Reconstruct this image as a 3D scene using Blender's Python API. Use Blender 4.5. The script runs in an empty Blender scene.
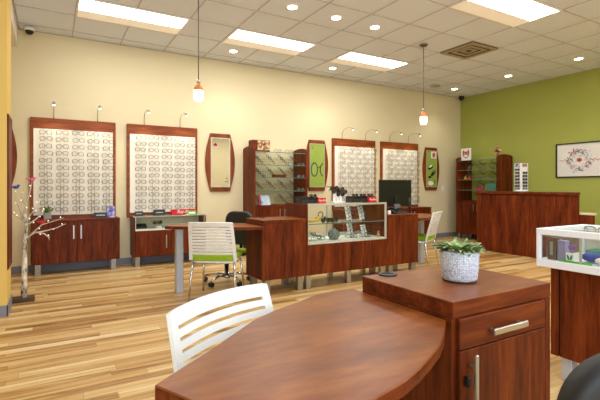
import bpy, bmesh, math, random
from mathutils import Vector, Matrix
random.seed(7)
scene = bpy.context.scene
COL = scene.collection
PI = math.pi

# ------------------------------------------------------------------ room numbers (metres)
H = 3.342            # ceiling height
YW = 6.953           # back wall
XG = 8.59            # green wall
XL = -0.393          # far stretch of the left wall
T = 0.640            # ceiling tile
GX, GY = 0.26, YW - 0.258   # ceiling grid origin

# ------------------------------------------------------------------ materials
def lin(c):
    return tuple((v / 12.92 if v <= .04045 else ((v + .055) / 1.055) ** 2.4) for v in (x / 255 for x in c))

def new_mat(name):
    m = bpy.data.materials.new(name); m.use_nodes = True
    nt = m.node_tree; nt.nodes.clear()
    out = nt.nodes.new('ShaderNodeOutputMaterial')
    return m, nt, out

def N(nt, kind, **kw):
    n = nt.nodes.new(kind)
    for k, v in kw.items():
        if k in n.inputs: n.inputs[k].default_value = v
        else: setattr(n, k, v)
    return n

def plain(name, rgb, rough=.5, metal=0., spec=.5, vary=.06, scale=6., emit=None, estr=0., bump=0.):
    m, nt, out = new_mat(name)
    b = N(nt, 'ShaderNodeBsdfPrincipled', Roughness=rough, Metallic=metal)
    b.inputs['Specular IOR Level'].default_value = spec
    tc = N(nt, 'ShaderNodeTexCoord'); nz = N(nt, 'ShaderNodeTexNoise', Scale=scale, Detail=3.)
    nt.links.new(tc.outputs['Object'], nz.inputs['Vector'])
    r = N(nt, 'ShaderNodeValToRGB')
    c = lin(rgb)
    r.color_ramp.elements[0].position = .3; r.color_ramp.elements[1].position = .7
    r.color_ramp.elements[0].color = tuple(x * (1 - vary) for x in c) + (1,)
    r.color_ramp.elements[1].color = tuple(min(1, x * (1 + vary)) for x in c) + (1,)
    nt.links.new(nz.outputs['Fac'], r.inputs['Fac']); nt.links.new(r.outputs['Color'], b.inputs['Base Color'])
    if emit:
        b.inputs['Emission Color'].default_value = lin(emit) + (1,); b.inputs['Emission Strength'].default_value = estr
    if bump:
        bp = N(nt, 'ShaderNodeBump', Strength=bump, Distance=.01)
        nt.links.new(nz.outputs['Fac'], bp.inputs['Height']); nt.links.new(bp.outputs['Normal'], b.inputs['Normal'])
    nt.links.new(b.outputs['BSDF'], out.inputs['Surface'])
    return m

def wood(name, scale, dark, mid, light, rough=.32, spec=.5):
    m, nt, out = new_mat(name)
    b = N(nt, 'ShaderNodeBsdfPrincipled', Roughness=rough); b.inputs['Specular IOR Level'].default_value = spec
    tc = N(nt, 'ShaderNodeTexCoord'); oi = N(nt, 'ShaderNodeObjectInfo')
    add = N(nt, 'ShaderNodeVectorMath', operation='ADD'); sc = N(nt, 'ShaderNodeVectorMath', operation='SCALE')
    cmb = N(nt, 'ShaderNodeCombineXYZ')
    for i in range(3): nt.links.new(oi.outputs['Random'], cmb.inputs[i])
    nt.links.new(cmb.outputs[0], sc.inputs[0]); sc.inputs['Scale'].default_value = 9.
    nt.links.new(tc.outputs['Object'], add.inputs[0]); nt.links.new(sc.outputs[0], add.inputs[1])
    mp = N(nt, 'ShaderNodeMapping'); mp.inputs['Scale'].default_value = scale
    nt.links.new(add.outputs[0], mp.inputs['Vector'])
    n1 = N(nt, 'ShaderNodeTexNoise', Scale=1., Detail=5., Roughness=.6, Distortion=.6)
    n2 = N(nt, 'ShaderNodeTexNoise', Scale=4.2, Detail=4., Roughness=.65)
    nt.links.new(mp.outputs[0], n1.inputs['Vector']); nt.links.new(mp.outputs[0], n2.inputs['Vector'])
    mx = N(nt, 'ShaderNodeMath', operation='MULTIPLY_ADD'); mx.inputs[1].default_value = .45
    m2 = N(nt, 'ShaderNodeMath', operation='MULTIPLY'); m2.inputs[1].default_value = .55
    nt.links.new(n1.outputs['Fac'], m2.inputs[0]); nt.links.new(n2.outputs['Fac'], mx.inputs[0]); nt.links.new(m2.outputs[0], mx.inputs[2])
    r = N(nt, 'ShaderNodeValToRGB')
    r.color_ramp.elements[0].position = .33; r.color_ramp.elements[0].color = lin(dark) + (1,)
    r.color_ramp.elements[1].position = .68; r.color_ramp.elements[1].color = lin(light) + (1,)
    e = r.color_ramp.elements.new(.5); e.color = lin(mid) + (1,)
    nt.links.new(mx.outputs[0], r.inputs['Fac']); nt.links.new(r.outputs['Color'], b.inputs['Base Color'])
    nt.links.new(b.outputs['BSDF'], out.inputs['Surface'])
    return m

def glass(name, tint=(255, 255, 255), refl=.08, rough=.02, tr=1.0, fres=.55):
    m, nt, out = new_mat(name)
    t = N(nt, 'ShaderNodeBsdfTransparent'); t.inputs['Color'].default_value = tuple(x * tr for x in lin(tint)) + (1,)
    g = N(nt, 'ShaderNodeBsdfGlossy', Roughness=rough); g.inputs['Color'].default_value = (1, 1, 1, 1)
    lw = N(nt, 'ShaderNodeLayerWeight', Blend=.12)
    mm = N(nt, 'ShaderNodeMath', operation='MULTIPLY_ADD'); mm.inputs[1].default_value = fres; mm.inputs[2].default_value = refl
    mm.use_clamp = True
    nt.links.new(lw.outputs['Fresnel'], mm.inputs[0])
    mx = N(nt, 'ShaderNodeMixShader')
    nt.links.new(mm.outputs[0], mx.inputs['Fac']); nt.links.new(t.outputs[0], mx.inputs[1]); nt.links.new(g.outputs[0], mx.inputs[2])
    nt.links.new(mx.outputs[0], out.inputs['Surface'])
    return m

def emitter(name, rgb, strength):
    m, nt, out = new_mat(name)
    e = N(nt, 'ShaderNodeEmission', Strength=strength); e.inputs['Color'].default_value = lin(rgb) + (1,)
    nt.links.new(e.outputs[0], out.inputs['Surface'])
    return m

def floor_mat():
    m, nt, out = new_mat('plank_floor')
    L = nt.links.new
    b = N(nt, 'ShaderNodeBsdfPrincipled', Roughness=.33); b.inputs['Specular IOR Level'].default_value = .4
    tc = N(nt, 'ShaderNodeTexCoord'); sp = N(nt, 'ShaderNodeSeparateXYZ'); L(tc.outputs['Object'], sp.inputs[0])
    def M(op, a, v=None, b2=None):
        n = N(nt, 'ShaderNodeMath', operation=op)
        L(a, n.inputs[0])
        if v is not None: n.inputs[1].default_value = v
        if b2 is not None: L(b2, n.inputs[1])
        return n.outputs[0]
    row_f = M('DIVIDE', sp.outputs['Y'], .083); row = M('FLOOR', row_f)
    wn = N(nt, 'ShaderNodeTexWhiteNoise', noise_dimensions='1D'); L(row, wn.inputs['W'])
    off = M('MULTIPLY', wn.outputs['Value'], 1.7)
    xs = M('ADD', sp.outputs['X'], None, off); colf = M('DIVIDE', xs, 1.25); colm = M('FLOOR', colf)
    cb = N(nt, 'ShaderNodeCombineXYZ'); L(row, cb.inputs[0]); L(colm, cb.inputs[1])
    w2 = N(nt, 'ShaderNodeTexWhiteNoise', noise_dimensions='3D'); L(cb.outputs[0], w2.inputs['Vector'])
    # grain: long streaks, shifted per plank
    sh = N(nt, 'ShaderNodeVectorMath', operation='SCALE'); L(w2.outputs['Color'], sh.inputs[0]); sh.inputs['Scale'].default_value = 13.
    ad = N(nt, 'ShaderNodeVectorMath', operation='ADD'); L(tc.outputs['Object'], ad.inputs[0]); L(sh.outputs[0], ad.inputs[1])
    mp = N(nt, 'ShaderNodeMapping'); mp.inputs['Scale'].default_value = (1.1, 24., 1.); L(ad.outputs[0], mp.inputs['Vector'])
    nz = N(nt, 'ShaderNodeTexNoise', Scale=1., Detail=4., Roughness=.6, Distortion=.8); L(mp.outputs[0], nz.inputs['Vector'])
    a = M('MULTIPLY', w2.outputs['Value'], .42); c = M('MULTIPLY', nz.outputs['Fac'], .85)
    f = M('ADD', a, None, c)
    r = N(nt, 'ShaderNodeValToRGB')
    els = [(.30, (98, 60, 26)), (.42, (156, 112, 58)), (.56, (192, 152, 94)), (.78, (212, 180, 126)), (.93, (226, 202, 156))]
    r.color_ramp.elements[0].position, r.color_ramp.elements[0].color = els[0][0], lin(els[0][1]) + (1,)
    r.color_ramp.elements[1].position, r.color_ramp.elements[1].color = els[-1][0], lin(els[-1][1]) + (1,)
    for p, cc in els[1:-1]:
        e = r.color_ramp.elements.new(p); e.color = lin(cc) + (1,)
    L(f, r.inputs['Fac'])
    # seams
    fy = M('FRACT', row_f); fx = M('FRACT', colf)
    g1 = M('LESS_THAN', fy, .03); g2 = M('LESS_THAN', fx, .003); g = M('MAXIMUM', g1, None, g2)
    g = M('MULTIPLY', g, .35)
    mx = N(nt, 'ShaderNodeMixRGB'); L(g, mx.inputs['Fac']); L(r.outputs['Color'], mx.inputs[1]); mx.inputs[2].default_value = lin((70, 38, 16)) + (1,)
    L(mx.outputs[0], b.inputs['Base Color']); L(b.outputs[0], out.inputs['Surface'])
    return m

def mottled(name, stops, scale, rough=.6, stretch=(1, 1, 1), bump=0., kind='noise'):
    m, nt, out = new_mat(name)
    b = N(nt, 'ShaderNodeBsdfPrincipled', Roughness=rough)
    tc = N(nt, 'ShaderNodeTexCoord'); mp = N(nt, 'ShaderNodeMapping'); mp.inputs['Scale'].default_value = stretch
    nt.links.new(tc.outputs['Object'], mp.inputs['Vector'])
    if kind == 'voronoi':
        t = N(nt, 'ShaderNodeTexVoronoi', Scale=scale); o = t.outputs['Distance']
    else:
        t = N(nt, 'ShaderNodeTexNoise', Scale=scale, Detail=3.); o = t.outputs['Fac']
    nt.links.new(mp.outputs[0], t.inputs['Vector'])
    r = N(nt, 'ShaderNodeValToRGB')
    r.color_ramp.elements[0].position, r.color_ramp.elements[0].color = stops[0][0], lin(stops[0][1]) + (1,)
    r.color_ramp.elements[1].position, r.color_ramp.elements[1].color = stops[-1][0], lin(stops[-1][1]) + (1,)
    for p, c in stops[1:-1]:
        e = r.color_ramp.elements.new(p); e.color = lin(c) + (1,)
    nt.links.new(o, r.inputs['Fac']); nt.links.new(r.outputs['Color'], b.inputs['Base Color'])
    if bump:
        bp = N(nt, 'ShaderNodeBump', Strength=bump, Distance=.004)
        nt.links.new(o, bp.inputs['Height']); nt.links.new(bp.outputs['Normal'], b.inputs['Normal'])
    nt.links.new(b.outputs[0], out.inputs['Surface'])
    return m

M = {}
M['floor'] = floor_mat()
M['wall_cream'] = plain('wall_cream', (225, 213, 177), .7, vary=.015, scale=1.5, spec=.2)
M['wall_green'] = plain('wall_green', (164, 170, 84), .7, vary=.02, scale=1.5, spec=.2)
M['wall_cream_lit'] = plain('wall_cream_lit', (222, 188, 106), .7, vary=.02, scale=1.5, spec=.2)  # deeper yellow: the different light on the pier is put into the colour
M['wall_grey'] = plain('wall_grey', (200, 190, 175), .8, vary=.02)
M['ceiling'] = plain('ceiling_tile', (226, 234, 248), .9, vary=.03, scale=60, spec=.1)
M['tbar'] = plain('ceiling_bar', (196, 190, 186), .7, vary=.02)
M['base'] = plain('baseboard', (126, 128, 140), .5, vary=.05)
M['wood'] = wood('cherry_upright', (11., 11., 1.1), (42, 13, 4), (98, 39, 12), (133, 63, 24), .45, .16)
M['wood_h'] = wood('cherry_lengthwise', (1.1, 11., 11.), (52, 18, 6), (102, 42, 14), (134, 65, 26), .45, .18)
M['wood_board'] = wood('cherry_lamplit', (1.1, 11., 11.), (92, 38, 14), (136, 66, 27), (164, 92, 44), .42, .25)  # lighter cherry: arm-lamp light on the boards put into the colour
M['wood_lit_v'] = wood('cherry_lamplit_upright', (11., 11., 1.1), (80, 32, 11), (124, 58, 23), (154, 84, 38), .42, .25)  # upright grain for the barrel frames, same lamp light in the colour
M['wood_top_lit'] = wood('cherry_top_lit', (1.6, 6., 6.), (92, 46, 16), (126, 66, 26), (156, 92, 40), .32, .28)  # more orange than the uprights: reflected light on tops put into the colour
M['white_plastic'] = plain('white_plastic', (230, 232, 232), .35, vary=.02)
M['lime'] = plain('lime_fabric', (142, 176, 30), .8, vary=.08, scale=40)
M['chrome'] = plain('chrome', (205, 207, 212), .14, metal=1., vary=.03)
M['steel'] = plain('brushed_steel', (176, 176, 176), .32, metal=1., vary=.05, scale=30)
M['leg_metal'] = plain('satin_aluminium', (186, 194, 210), .42, metal=.35, vary=.04)
M['nickel'] = plain('satin_nickel', (192, 192, 190), .34, metal=1., vary=.04)
M['black'] = plain('black_plastic', (22, 22, 24), .42, vary=.1)
M['black_fabric'] = plain('black_upholstery', (24, 24, 24), .55, vary=.1, scale=50)
M['screen'] = plain('monitor_black', (14, 16, 18), .3, vary=.05)
M['panel_white'] = plain('display_panel', (238, 233, 220), .6, vary=.015)
M['rod'] = plain('clear_rod', (218, 213, 202), .3, vary=.03)
M['frame_black'] = plain('frame_black', (30, 26, 24), .3, vary=.2)
M['frame_brown'] = plain('frame_brown', (74, 48, 34), .3, vary=.3)
M['frame_grey'] = plain('frame_grey', (92, 90, 92), .3, metal=.4, vary=.2)
M['frame_wine'] = plain('frame_wine', (96, 36, 48), .3, vary=.2)
M['clear'] = glass('clear_glass', (252, 255, 254), .015)
M['lens'] = glass('clear_lens', (244, 244, 242), .0, fres=.08)
M['dark_lens'] = glass('dark_lens', (70, 62, 58), .1)
M['shelf_glass'] = glass('shelf_glass', (246, 250, 248), .04)
M['glass_edge'] = plain('glass_edge', (96, 128, 112), .15, vary=.05)
M['mirror'] = plain('mirror_silver', (232, 232, 226), .03, metal=1., vary=.005)
M['silver_edge'] = plain('silver_edge', (206, 208, 204), .3, metal=.6, vary=.02)
M['case_white'] = plain('case_white', (238, 242, 250), .35, vary=.01)
M['deck_white'] = plain('deck_white', (226, 226, 216), .5, vary=.02)
M['red'] = plain('red_card', (206, 24, 30), .45, vary=.05)
M['green_card'] = plain('green_card', (96, 190, 52), .5, vary=.06)
M['white_card'] = plain('white_card', (240, 240, 238), .5, vary=.02)
M['grey'] = plain('grey_box', (150, 152, 150), .6, vary=.06)
M['pale_top'] = plain('pale_worktop', (222, 212, 180), .5, vary=.03)
M['diffuser'] = emitter('lamp_diffuser', (255, 250, 240), 9.)
M['reflector'] = plain('troffer_reflector', (240, 230, 212), .6, vary=.02, emit=(255, 240, 214), estr=.28)  # faint emission stands in for lamp light caught by the reflector
M['bulb'] = emitter('bulb_glow', (255, 244, 222), 18.)
M['trim_white'] = plain('white_trim', (236, 230, 220), .5, vary=.01)
M['lamp_glow'] = emitter('arm_lamp_glow', (255, 246, 228), 3.)
M['shade_glow'] = emitter('pendant_glass_glow', (255, 236, 200), 3.2)
M['cord'] = plain('grey_cord', (104, 98, 90), .5)
M['canopy'] = plain('bronze_canopy', (120, 104, 84), .35, metal=.8)
M['amber'] = plain('amber_glass', (186, 110, 50), .25, vary=.5, scale=55, emit=(226, 140, 70), estr=.35)
M['bark'] = mottled('birch_bark', [(.36, (62, 52, 44)), (.44, (196, 186, 168)), (.6, (236, 230, 216))], 30., .7, (1, 1, .45))
M['twig'] = plain('white_twig', (206, 196, 186), .6, vary=.15, scale=40)
M['seed_light'] = plain('tiny_light', (255, 246, 214), .4, emit=(255, 240, 196), estr=1.2)
M['base_wood'] = plain('dark_block', (74, 50, 36), .6, vary=.15, scale=20)
M['leaf'] = mottled('succulent_leaf', [(.32, (66, 92, 44)), (.5, (122, 148, 84)), (.7, (184, 200, 138))], 26., .5)
M['leaf2'] = mottled('grass_leaf', [(.3, (64, 92, 40)), (.7, (130, 158, 84))], 25., .6)
M['soil'] = plain('soil', (56, 42, 32), .9, vary=.3, scale=60)
M['pot_dark'] = plain('pot_foot', (48, 44, 46), .6)
M['bluebird'] = plain('blue_feather', (60, 84, 176), .6); M['redbird'] = plain('red_feather', (196, 34, 30), .6)
M['pink'] = plain('pink', (226, 96, 150), .6); M['purple'] = plain('purple', (138, 100, 178), .6)
M['gold'] = plain('gold_yellow', (196, 158, 44), .4, vary=.15)
M['vase'] = mottled('grey_vase', [(.2, (70, 78, 78)), (.6, (120, 128, 124))], 60., .4, (1, 1, 1), .5, 'voronoi')
M['lavender'] = plain('lavender_box', (150, 140, 178), .5); M['brown_box'] = plain('brown_box', (112, 84, 62), .6)
M['navy'] = plain('blue_pouch', (66, 76, 150), .7, vary=.15, scale=30)
M['pinkdots'] = mottled('spotted_cloth', [(.18, (226, 120, 160)), (.3, (238, 214, 190)), (.6, (246, 226, 214))], 42., .8, (1, 1, 1), 0, 'voronoi')
M['teal'] = plain('teal_box', (70, 130, 110), .5)
M['print_white'] = plain('print_paper', (226, 222, 216), .5, vary=.03, scale=3)
M['olive'] = plain('olive_print', (150, 174, 72), .5, vary=.05)
M['orange'] = plain('fox_orange', (196, 92, 46), .6, vary=.15); M['skin'] = plain('pale_face', (208, 176, 160), .6)
M['violet_print'] = mottled('blue_portrait_print', [(.35, (44, 40, 96)), (.5, (120, 120, 196)), (.66, (214, 206, 226))], 16., .5)
M['tan_print'] = mottled('glasses_photo', [(.35, (60, 38, 24)), (.5, (176, 120, 72)), (.66, (226, 206, 180))], 18., .5)
M['magenta'] = plain('magenta', (190, 30, 90), .5)
M['pale_blue'] = plain('pale_blue_card', (190, 206, 222), .5, vary=.08, scale=30)

def pot_mat():
    m, nt, out = new_mat('woven_pot')
    L = nt.links.new
    b = N(nt, 'ShaderNodeBsdfPrincipled', Roughness=.6)
    tc = N(nt, 'ShaderNodeTexCoord'); sp = N(nt, 'ShaderNodeSeparateXYZ'); L(tc.outputs['Object'], sp.inputs[0])
    at = N(nt, 'ShaderNodeMath', operation='ARCTAN2'); L(sp.outputs['Y'], at.inputs[0]); L(sp.outputs['X'], at.inputs[1])
    cb = N(nt, 'ShaderNodeCombineXYZ')
    a = N(nt, 'ShaderNodeMath', operation='MULTIPLY'); a.inputs[1].default_value = 9.; L(at.outputs[0], a.inputs[0])
    z = N(nt, 'ShaderNodeMath', operation='MULTIPLY'); z.inputs[1].default_value = 150.; L(sp.outputs['Z'], z.inputs[0])
    L(a.outputs[0], cb.inputs[0]); L(z.outputs[0], cb.inputs[1])
    br = N(nt, 'ShaderNodeTexVoronoi', Scale=1.); br.inputs['Randomness'].default_value = .55
    L(cb.outputs[0], br.inputs['Vector'])
    r = N(nt, 'ShaderNodeValToRGB')
    r.color_ramp.elements[0].position = .22; r.color_ramp.elements[0].color = lin((226, 230, 240)) + (1,)
    r.color_ramp.elements[1].position = .9; r.color_ramp.elements[1].color = lin((132, 140, 162)) + (1,)
    L(br.outputs['Distance'], r.inputs['Fac']); L(r.outputs['Color'], b.inputs['Base Color'])
    bp = N(nt, 'ShaderNodeBump', Strength=.6, Distance=.004); bp.invert = True
    L(br.outputs['Distance'], bp.inputs['Height']); L(bp.outputs['Normal'], b.inputs['Normal'])
    L(b.outputs[0], out.inputs['Surface'])
    return m
M['pot'] = pot_mat()

# ------------------------------------------------------------------ mesh helpers
class MB:
    def __init__(s): s.bm = bmesh.new()
    def _set(s, faces, mat, smooth=False):
        for f in faces:
            f.material_index = mat; f.smooth = smooth
    def box(s, x0, x1, y0, y1, z0, z1, mat=0, Mx=None):
        vs = [Vector((x, y, z)) for z in (z0, z1) for y in (y0, y1) for x in (x0, x1)]
        if Mx is not None: vs = [Mx @ v for v in vs]
        v = [s.bm.verts.new(p) for p in vs]
        q = [(0, 2, 3, 1), (4, 5, 7, 6), (0, 1, 5, 4), (2, 6, 7, 3), (0, 4, 6, 2), (1, 3, 7, 5)]
        s._set([s.bm.faces.new([v[i] for i in a]) for a in q], mat); return s
    def prism(s, poly, d0, d1, axes='xyz', mat=0, Mx=None):
        """poly: 2-D outline in the first two axes, extruded along the third"""
        ia, ib, ic = ('xyz'.index(c) for c in axes)
        rings = []
        for d in (d0, d1):
            ring = []
            for a, b in poly:
                p = [0, 0, 0]; p[ia] = a; p[ib] = b; p[ic] = d
                p = Vector(p)
                if Mx is not None: p = Mx @ p
                ring.append(s.bm.verts.new(p))
            rings.append(ring)
        n = len(poly); fs = [s.bm.faces.new(rings[0][::-1]), s.bm.faces.new(rings[1])]
        for i in range(n):
            j = (i + 1) % n
            fs.append(s.bm.faces.new([rings[0][i], rings[0][j], rings[1][j], rings[1][i]]))
        s._set(fs, mat); return s
    def tube(s, pts, r, n=8, mat=0, closed=False, caps=True):
        pts = [Vector(p) for p in pts]; m = len(pts)
        rs = r if isinstance(r, (list, tuple)) else [r] * m
        rings = []; up = None
        for i, p in enumerate(pts):
            if closed: t = pts[(i + 1) % m] - pts[i - 1]
            else: t = pts[min(i + 1, m - 1)] - pts[max(i - 1, 0)]
            t.normalize()
            if up is None:
                a = Vector((0, 0, 1)) if abs(t.z) < .9 else Vector((1, 0, 0))
                up = (a - t * a.dot(t)).normalized()
            else:
                up = (up - t * up.dot(t))
                up = up.normalized() if up.length > 1e-6 else t.orthogonal().normalized()
            sd = t.cross(up)
            rings.append([s.bm.verts.new(p + (up * math.cos(2 * PI * k / n) + sd * math.sin(2 * PI * k / n)) * rs[i]) for k in range(n)])
        fs = []
        for i in range(m if closed else m - 1):
            a, b = rings[i], rings[(i + 1) % m]
            for k in range(n):
                fs.append(s.bm.faces.new([a[k], a[(k + 1) % n], b[(k + 1) % n], b[k]]))
        s._set(fs, mat, True)
        if caps and not closed:
            s._set([s.bm.faces.new(rings[0][::-1]), s.bm.faces.new(rings[-1])], mat)
        return s
    def lathe(s, prof, n=24, c=(0, 0, 0), mat=0, Mx=None, smooth=True):
        c = Vector(c); rings = []
        for r, z in prof:
            ring = []
            for k in range(n):
                p = Vector((r * math.cos(2 * PI * k / n), r * math.sin(2 * PI * k / n), z))
                if Mx is not None: p = Mx @ p
                ring.append(s.bm.verts.new(c + p))
            rings.append(ring)
        fs = []
        for a, b in zip(rings, rings[1:]):
            for k in range(n): fs.append(s.bm.faces.new([a[k], a[(k + 1) % n], b[(k + 1) % n], b[k]]))
        s._set(fs, mat, smooth)
        s._set([s.bm.faces.new(rings[0][::-1]), s.bm.faces.new(rings[-1])], mat); return s
    def ball(s, c, r, mat=0, sc=(1, 1, 1), n=12, Mx=None):
        prof = [(max(1e-4, math.sin(PI * i / 8)), -math.cos(PI * i / 8)) for i in range(9)]
        m = Matrix.Diagonal((r * sc[0], r * sc[1], r * sc[2])).to_4x4()
        if Mx is not None: m = Mx @ m
        return s.lathe(prof, n, c, mat, m)
    def leaf(s, base, d, up, L, W, droop=.3, mat=0, seg=5, thick=.0):
        base = Vector(base); d = Vector(d).normalized(); up = Vector(up)
        sd = d.cross(up).normalized()
        L_, C_, R_ = [], [], []
        for i in range(seg + 1):
            t = i / seg
            p = base + d * (L * t) + up * (L * (.5 * t - droop * 2 * t * t))
            w = W * math.sin(PI * min(1, (t * .88 + .1))) * .5 + .0004
            C_.append(s.bm.verts.new(p - up * w * .35)); L_.append(s.bm.verts.new(p - sd * w)); R_.append(s.bm.verts.new(p + sd * w))
        fs = []
        for i in range(seg):
            fs.append(s.bm.faces.new([L_[i], C_[i], C_[i + 1], L_[i + 1]]))
            fs.append(s.bm.faces.new([C_[i], R_[i], R_[i + 1], C_[i + 1]]))
        s._set(fs, mat, True); return s
    def disc(s, c, r, n=24, mat=0, Mx=None):
        vs = [Vector((r * math.cos(2 * PI * k / n), r * math.sin(2 * PI * k / n), 0)) for k in range(n)]
        if Mx is not None: vs = [Mx @ v for v in vs]
        s._set([s.bm.faces.new([s.bm.verts.new(Vector(c) + v) for v in vs])], mat); return s

def wm(o):
    m = Matrix.LocRotScale(o.location, o.rotation_euler, o.scale)
    return wm(o.parent) @ m if o.parent else m

def build(name, mb, mats, parent=None, bevel=0., local=False, seg=1, soft=False):
    bm = mb.bm
    bmesh.ops.recalc_face_normals(bm, faces=bm.faces)
    if bevel:
        ed = [e for e in bm.edges if len(e.link_faces) == 2 and e.calc_face_angle(0) > .6 and not (e.link_faces[0].smooth and e.link_faces[1].smooth)]
        bmesh.ops.bevel(bm, geom=ed, offset=bevel, segments=seg, affect='EDGES', profile=.6)
    me = bpy.data.meshes.new(name); bm.to_mesh(me); bm.free()
    if soft: me.shade_smooth(); me.set_sharp_from_angle(angle=1.2)
    for k in (mats if isinstance(mats, (list, tuple)) else [mats]): me.materials.append(M[k])
    o = bpy.data.objects.new(name, me); COL.objects.link(o)
    if parent is not None:
        o.parent = parent
        if not local: me.transform(wm(parent).inverted())
    return o

def shaded_edge_mat(o, key):  # darker cherry on the side faces: shade put into the colour
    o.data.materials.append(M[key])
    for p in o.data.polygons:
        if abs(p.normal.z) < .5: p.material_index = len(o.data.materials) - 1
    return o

def tag(o, label, cat, group=None):
    o['label'] = label; o['category'] = cat
    if group: o['group'] = group
    return o

def thing(name, label, cat, loc=(0, 0, 0), rz=0., group=None):
    o = bpy.data.objects.new(name, None); COL.objects.link(o)
    o.location = loc; o.rotation_euler = (0, 0, rz); o.empty_display_size = .1
    return tag(o, label, cat, group)

def single(name, mb, mats, label, cat, loc, group=None, bevel=0., seg=1):
    """a thing that is one mesh, built in world coordinates, origin moved to loc"""
    o = build(name, mb, mats, None, bevel, seg=seg)
    o.data.transform(Matrix.Translation(-Vector(loc))); o.location = loc
    return tag(o, label, cat, group)

def struct(name, mb, mats):
    o = build(name, mb, mats); o['kind'] = 'structure'; return o

def dup(o, parent=None):
    c = o.copy(); COL.objects.link(c)
    if parent is not None: c.parent = parent
    for ch in list(o.children): dup(ch, c)
    return c

def place(o, loc, rot, label, cat=None, group=None):
    o.location = loc; o.rotation_euler = rot if isinstance(rot, tuple) else (0, 0, rot)
    o['label'] = label
    if group: o['group'] = group
    return o

def text(body, parent, mat, size, Mw, name='lettering', extrude=.0006):
    cu = bpy.data.curves.new(name, 'FONT'); cu.body = body; cu.size = size; cu.extrude = extrude
    cu.align_x = 'CENTER'; cu.align_y = 'CENTER'; cu.shear = .25
    cu.materials.append(M[mat])
    o = bpy.data.objects.new(name, cu); COL.objects.link(o); o.parent = parent
    bpy.context.view_layer.update()
    me = bpy.data.meshes.new_from_object(o.evaluated_get(bpy.context.evaluated_depsgraph_get()))
    bpy.data.objects.remove(o); me.transform(wm(parent).inverted() @ Mw); me.name = name
    o = bpy.data.objects.new(name, me); COL.objects.link(o); o.parent = parent; return o
FACE_S = Matrix.Rotation(PI / 2, 4, 'X')           # text upright, facing -Y

ORD = ['top', 'second', 'third', 'fourth', 'fifth', 'sixth', 'seventh', 'eighth', 'ninth', 'tenth', 'eleventh', 'bottom']

# ================================================================== the room
mb = MB(); mb.box(-3.0, XG + .1, -2.6, YW + .1, -.1, 0); struct('floor', mb, 'floor')
mb = MB()
mb.box(-3.0, XG + .1, -2.6, YW + .1, H + .008, H + .12, 0)
i0, i1 = -5, 13
for i in range(i0, i1 + 1):
    x = GX + T * i
    if x < XG: mb.box(x - .007, x + .007, -2.6, YW, H, H + .01, 1)
for j in range(0, 15):
    y = GY - T * j
    mb.box(-3.0, XG, y - .007, y + .007, H, H + .0099, 1)
struct('ceiling', mb, ['ceiling', 'tbar'])
mb = MB(); mb.box(-1.5, XG + .1, YW, YW + .1, 0, H); struct('wall_back', mb, 'wall_cream')
mb = MB(); mb.box(XG, XG + .1, -2.6, YW, 0, H); struct('wall_right', mb, 'wall_green')
mb = MB(); mb.box(-1.5, -1.4, 5.17, YW, 0, H); struct('wall_left', mb, 'wall_cream')
mb = MB(); mb.box(-1.4, XL, 5.17, YW, H - .24, H + .004); struct('trim_soffit', mb, 'trim_white')
mb = MB(); mb.box(-3.0, -.352, 4.72, 5.17, 0, H); struct('wall_left_pier', mb, 'wall_cream_lit')
mb = MB(); mb.box(-3.1, -3.0, -2.6, 4.72, 0, H); struct('wall_left_near', mb, 'wall_cream')
# shop front behind the camera: wall with a wide window band
mb = MB()
mb.box(-3.1, 3.0, -2.7, -2.6, 0, .35); mb.box(-3.1, 3.0, -2.7, -2.6, 2.9, H); mb.box(3.0, XG + .1, -2.7, -2.6, 0, H)
for x in (-3.05, -1.0, 1.0): mb.box(x - .06, x + .06, -2.7, -2.6, .35, 2.9)
struct('wall_front', mb, 'wall_cream')
mb = MB(); mb.box(-1.4, XG, YW - .014, YW, 0, .10); struct('baseboard_back', mb, 'base')
mb = MB(); mb.box(XG - .014, XG, -2.6, YW, 0, .10); struct('baseboard_right', mb, 'base')
mb = MB(); mb.box(-3.0, -.344, 4.708, 4.72, 0, .10); mb.box(-.352, -.340, 4.708, 5.17, 0, .10)
struct('baseboard_left', mb, 'base')

# ================================================================== ceiling fittings
def cell(i, j): return GX + T * i, GY - T * (j - 1)      # corner of a tile: column i, row j
trof = [((0, 2), 'recessed strip light nearest the far left corner of the ceiling'),
        ((3, 2), 'recessed strip light in the ceiling above the barrel mirror and shelf unit'),
        ((6, 2), 'recessed strip light right of the middle of the ceiling, nearest the back wall'),
        ((6, 6), 'large recessed strip light cut by the top edge of the photo')]
for (i, j), lab in trof:
    x0, y1 = cell(i, j); x1, y0 = x0 + 2 * T, y1 - T
    t = thing('ceiling_light', lab, 'ceiling light', ((x0 + x1) / 2, (y0 + y1) / 2, H), group='recessed strip lights')
    mb = MB(); a = .022
    mb.box(x0, x1, y0, y0 + a, H - .012, H + .006); mb.box(x0, x1, y1 - a, y1, H - .012, H + .006)
    mb.box(x0, x0 + a, y0 + a, y1 - a, H - .012, H + .006); mb.box(x1 - a, x1, y0 + a, y1 - a, H - .012, H + .006)
    build('frame', mb, 'trim_white', t)
    ym = y0 + T * .62
    mb = MB(); mb.box(x0 + a, x1 - a, y0 + a, ym, H - .004, H + .006); build('diffuser', mb, 'diffuser', t)
    mb = MB(); mb.prism([(ym, H - .006), (y1 - a, H - .012), (y1 - a, H + .006), (ym, H + .006)], x0 + a, x1 - a, 'yzx'); build('reflector', mb, 'reflector', t)
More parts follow.
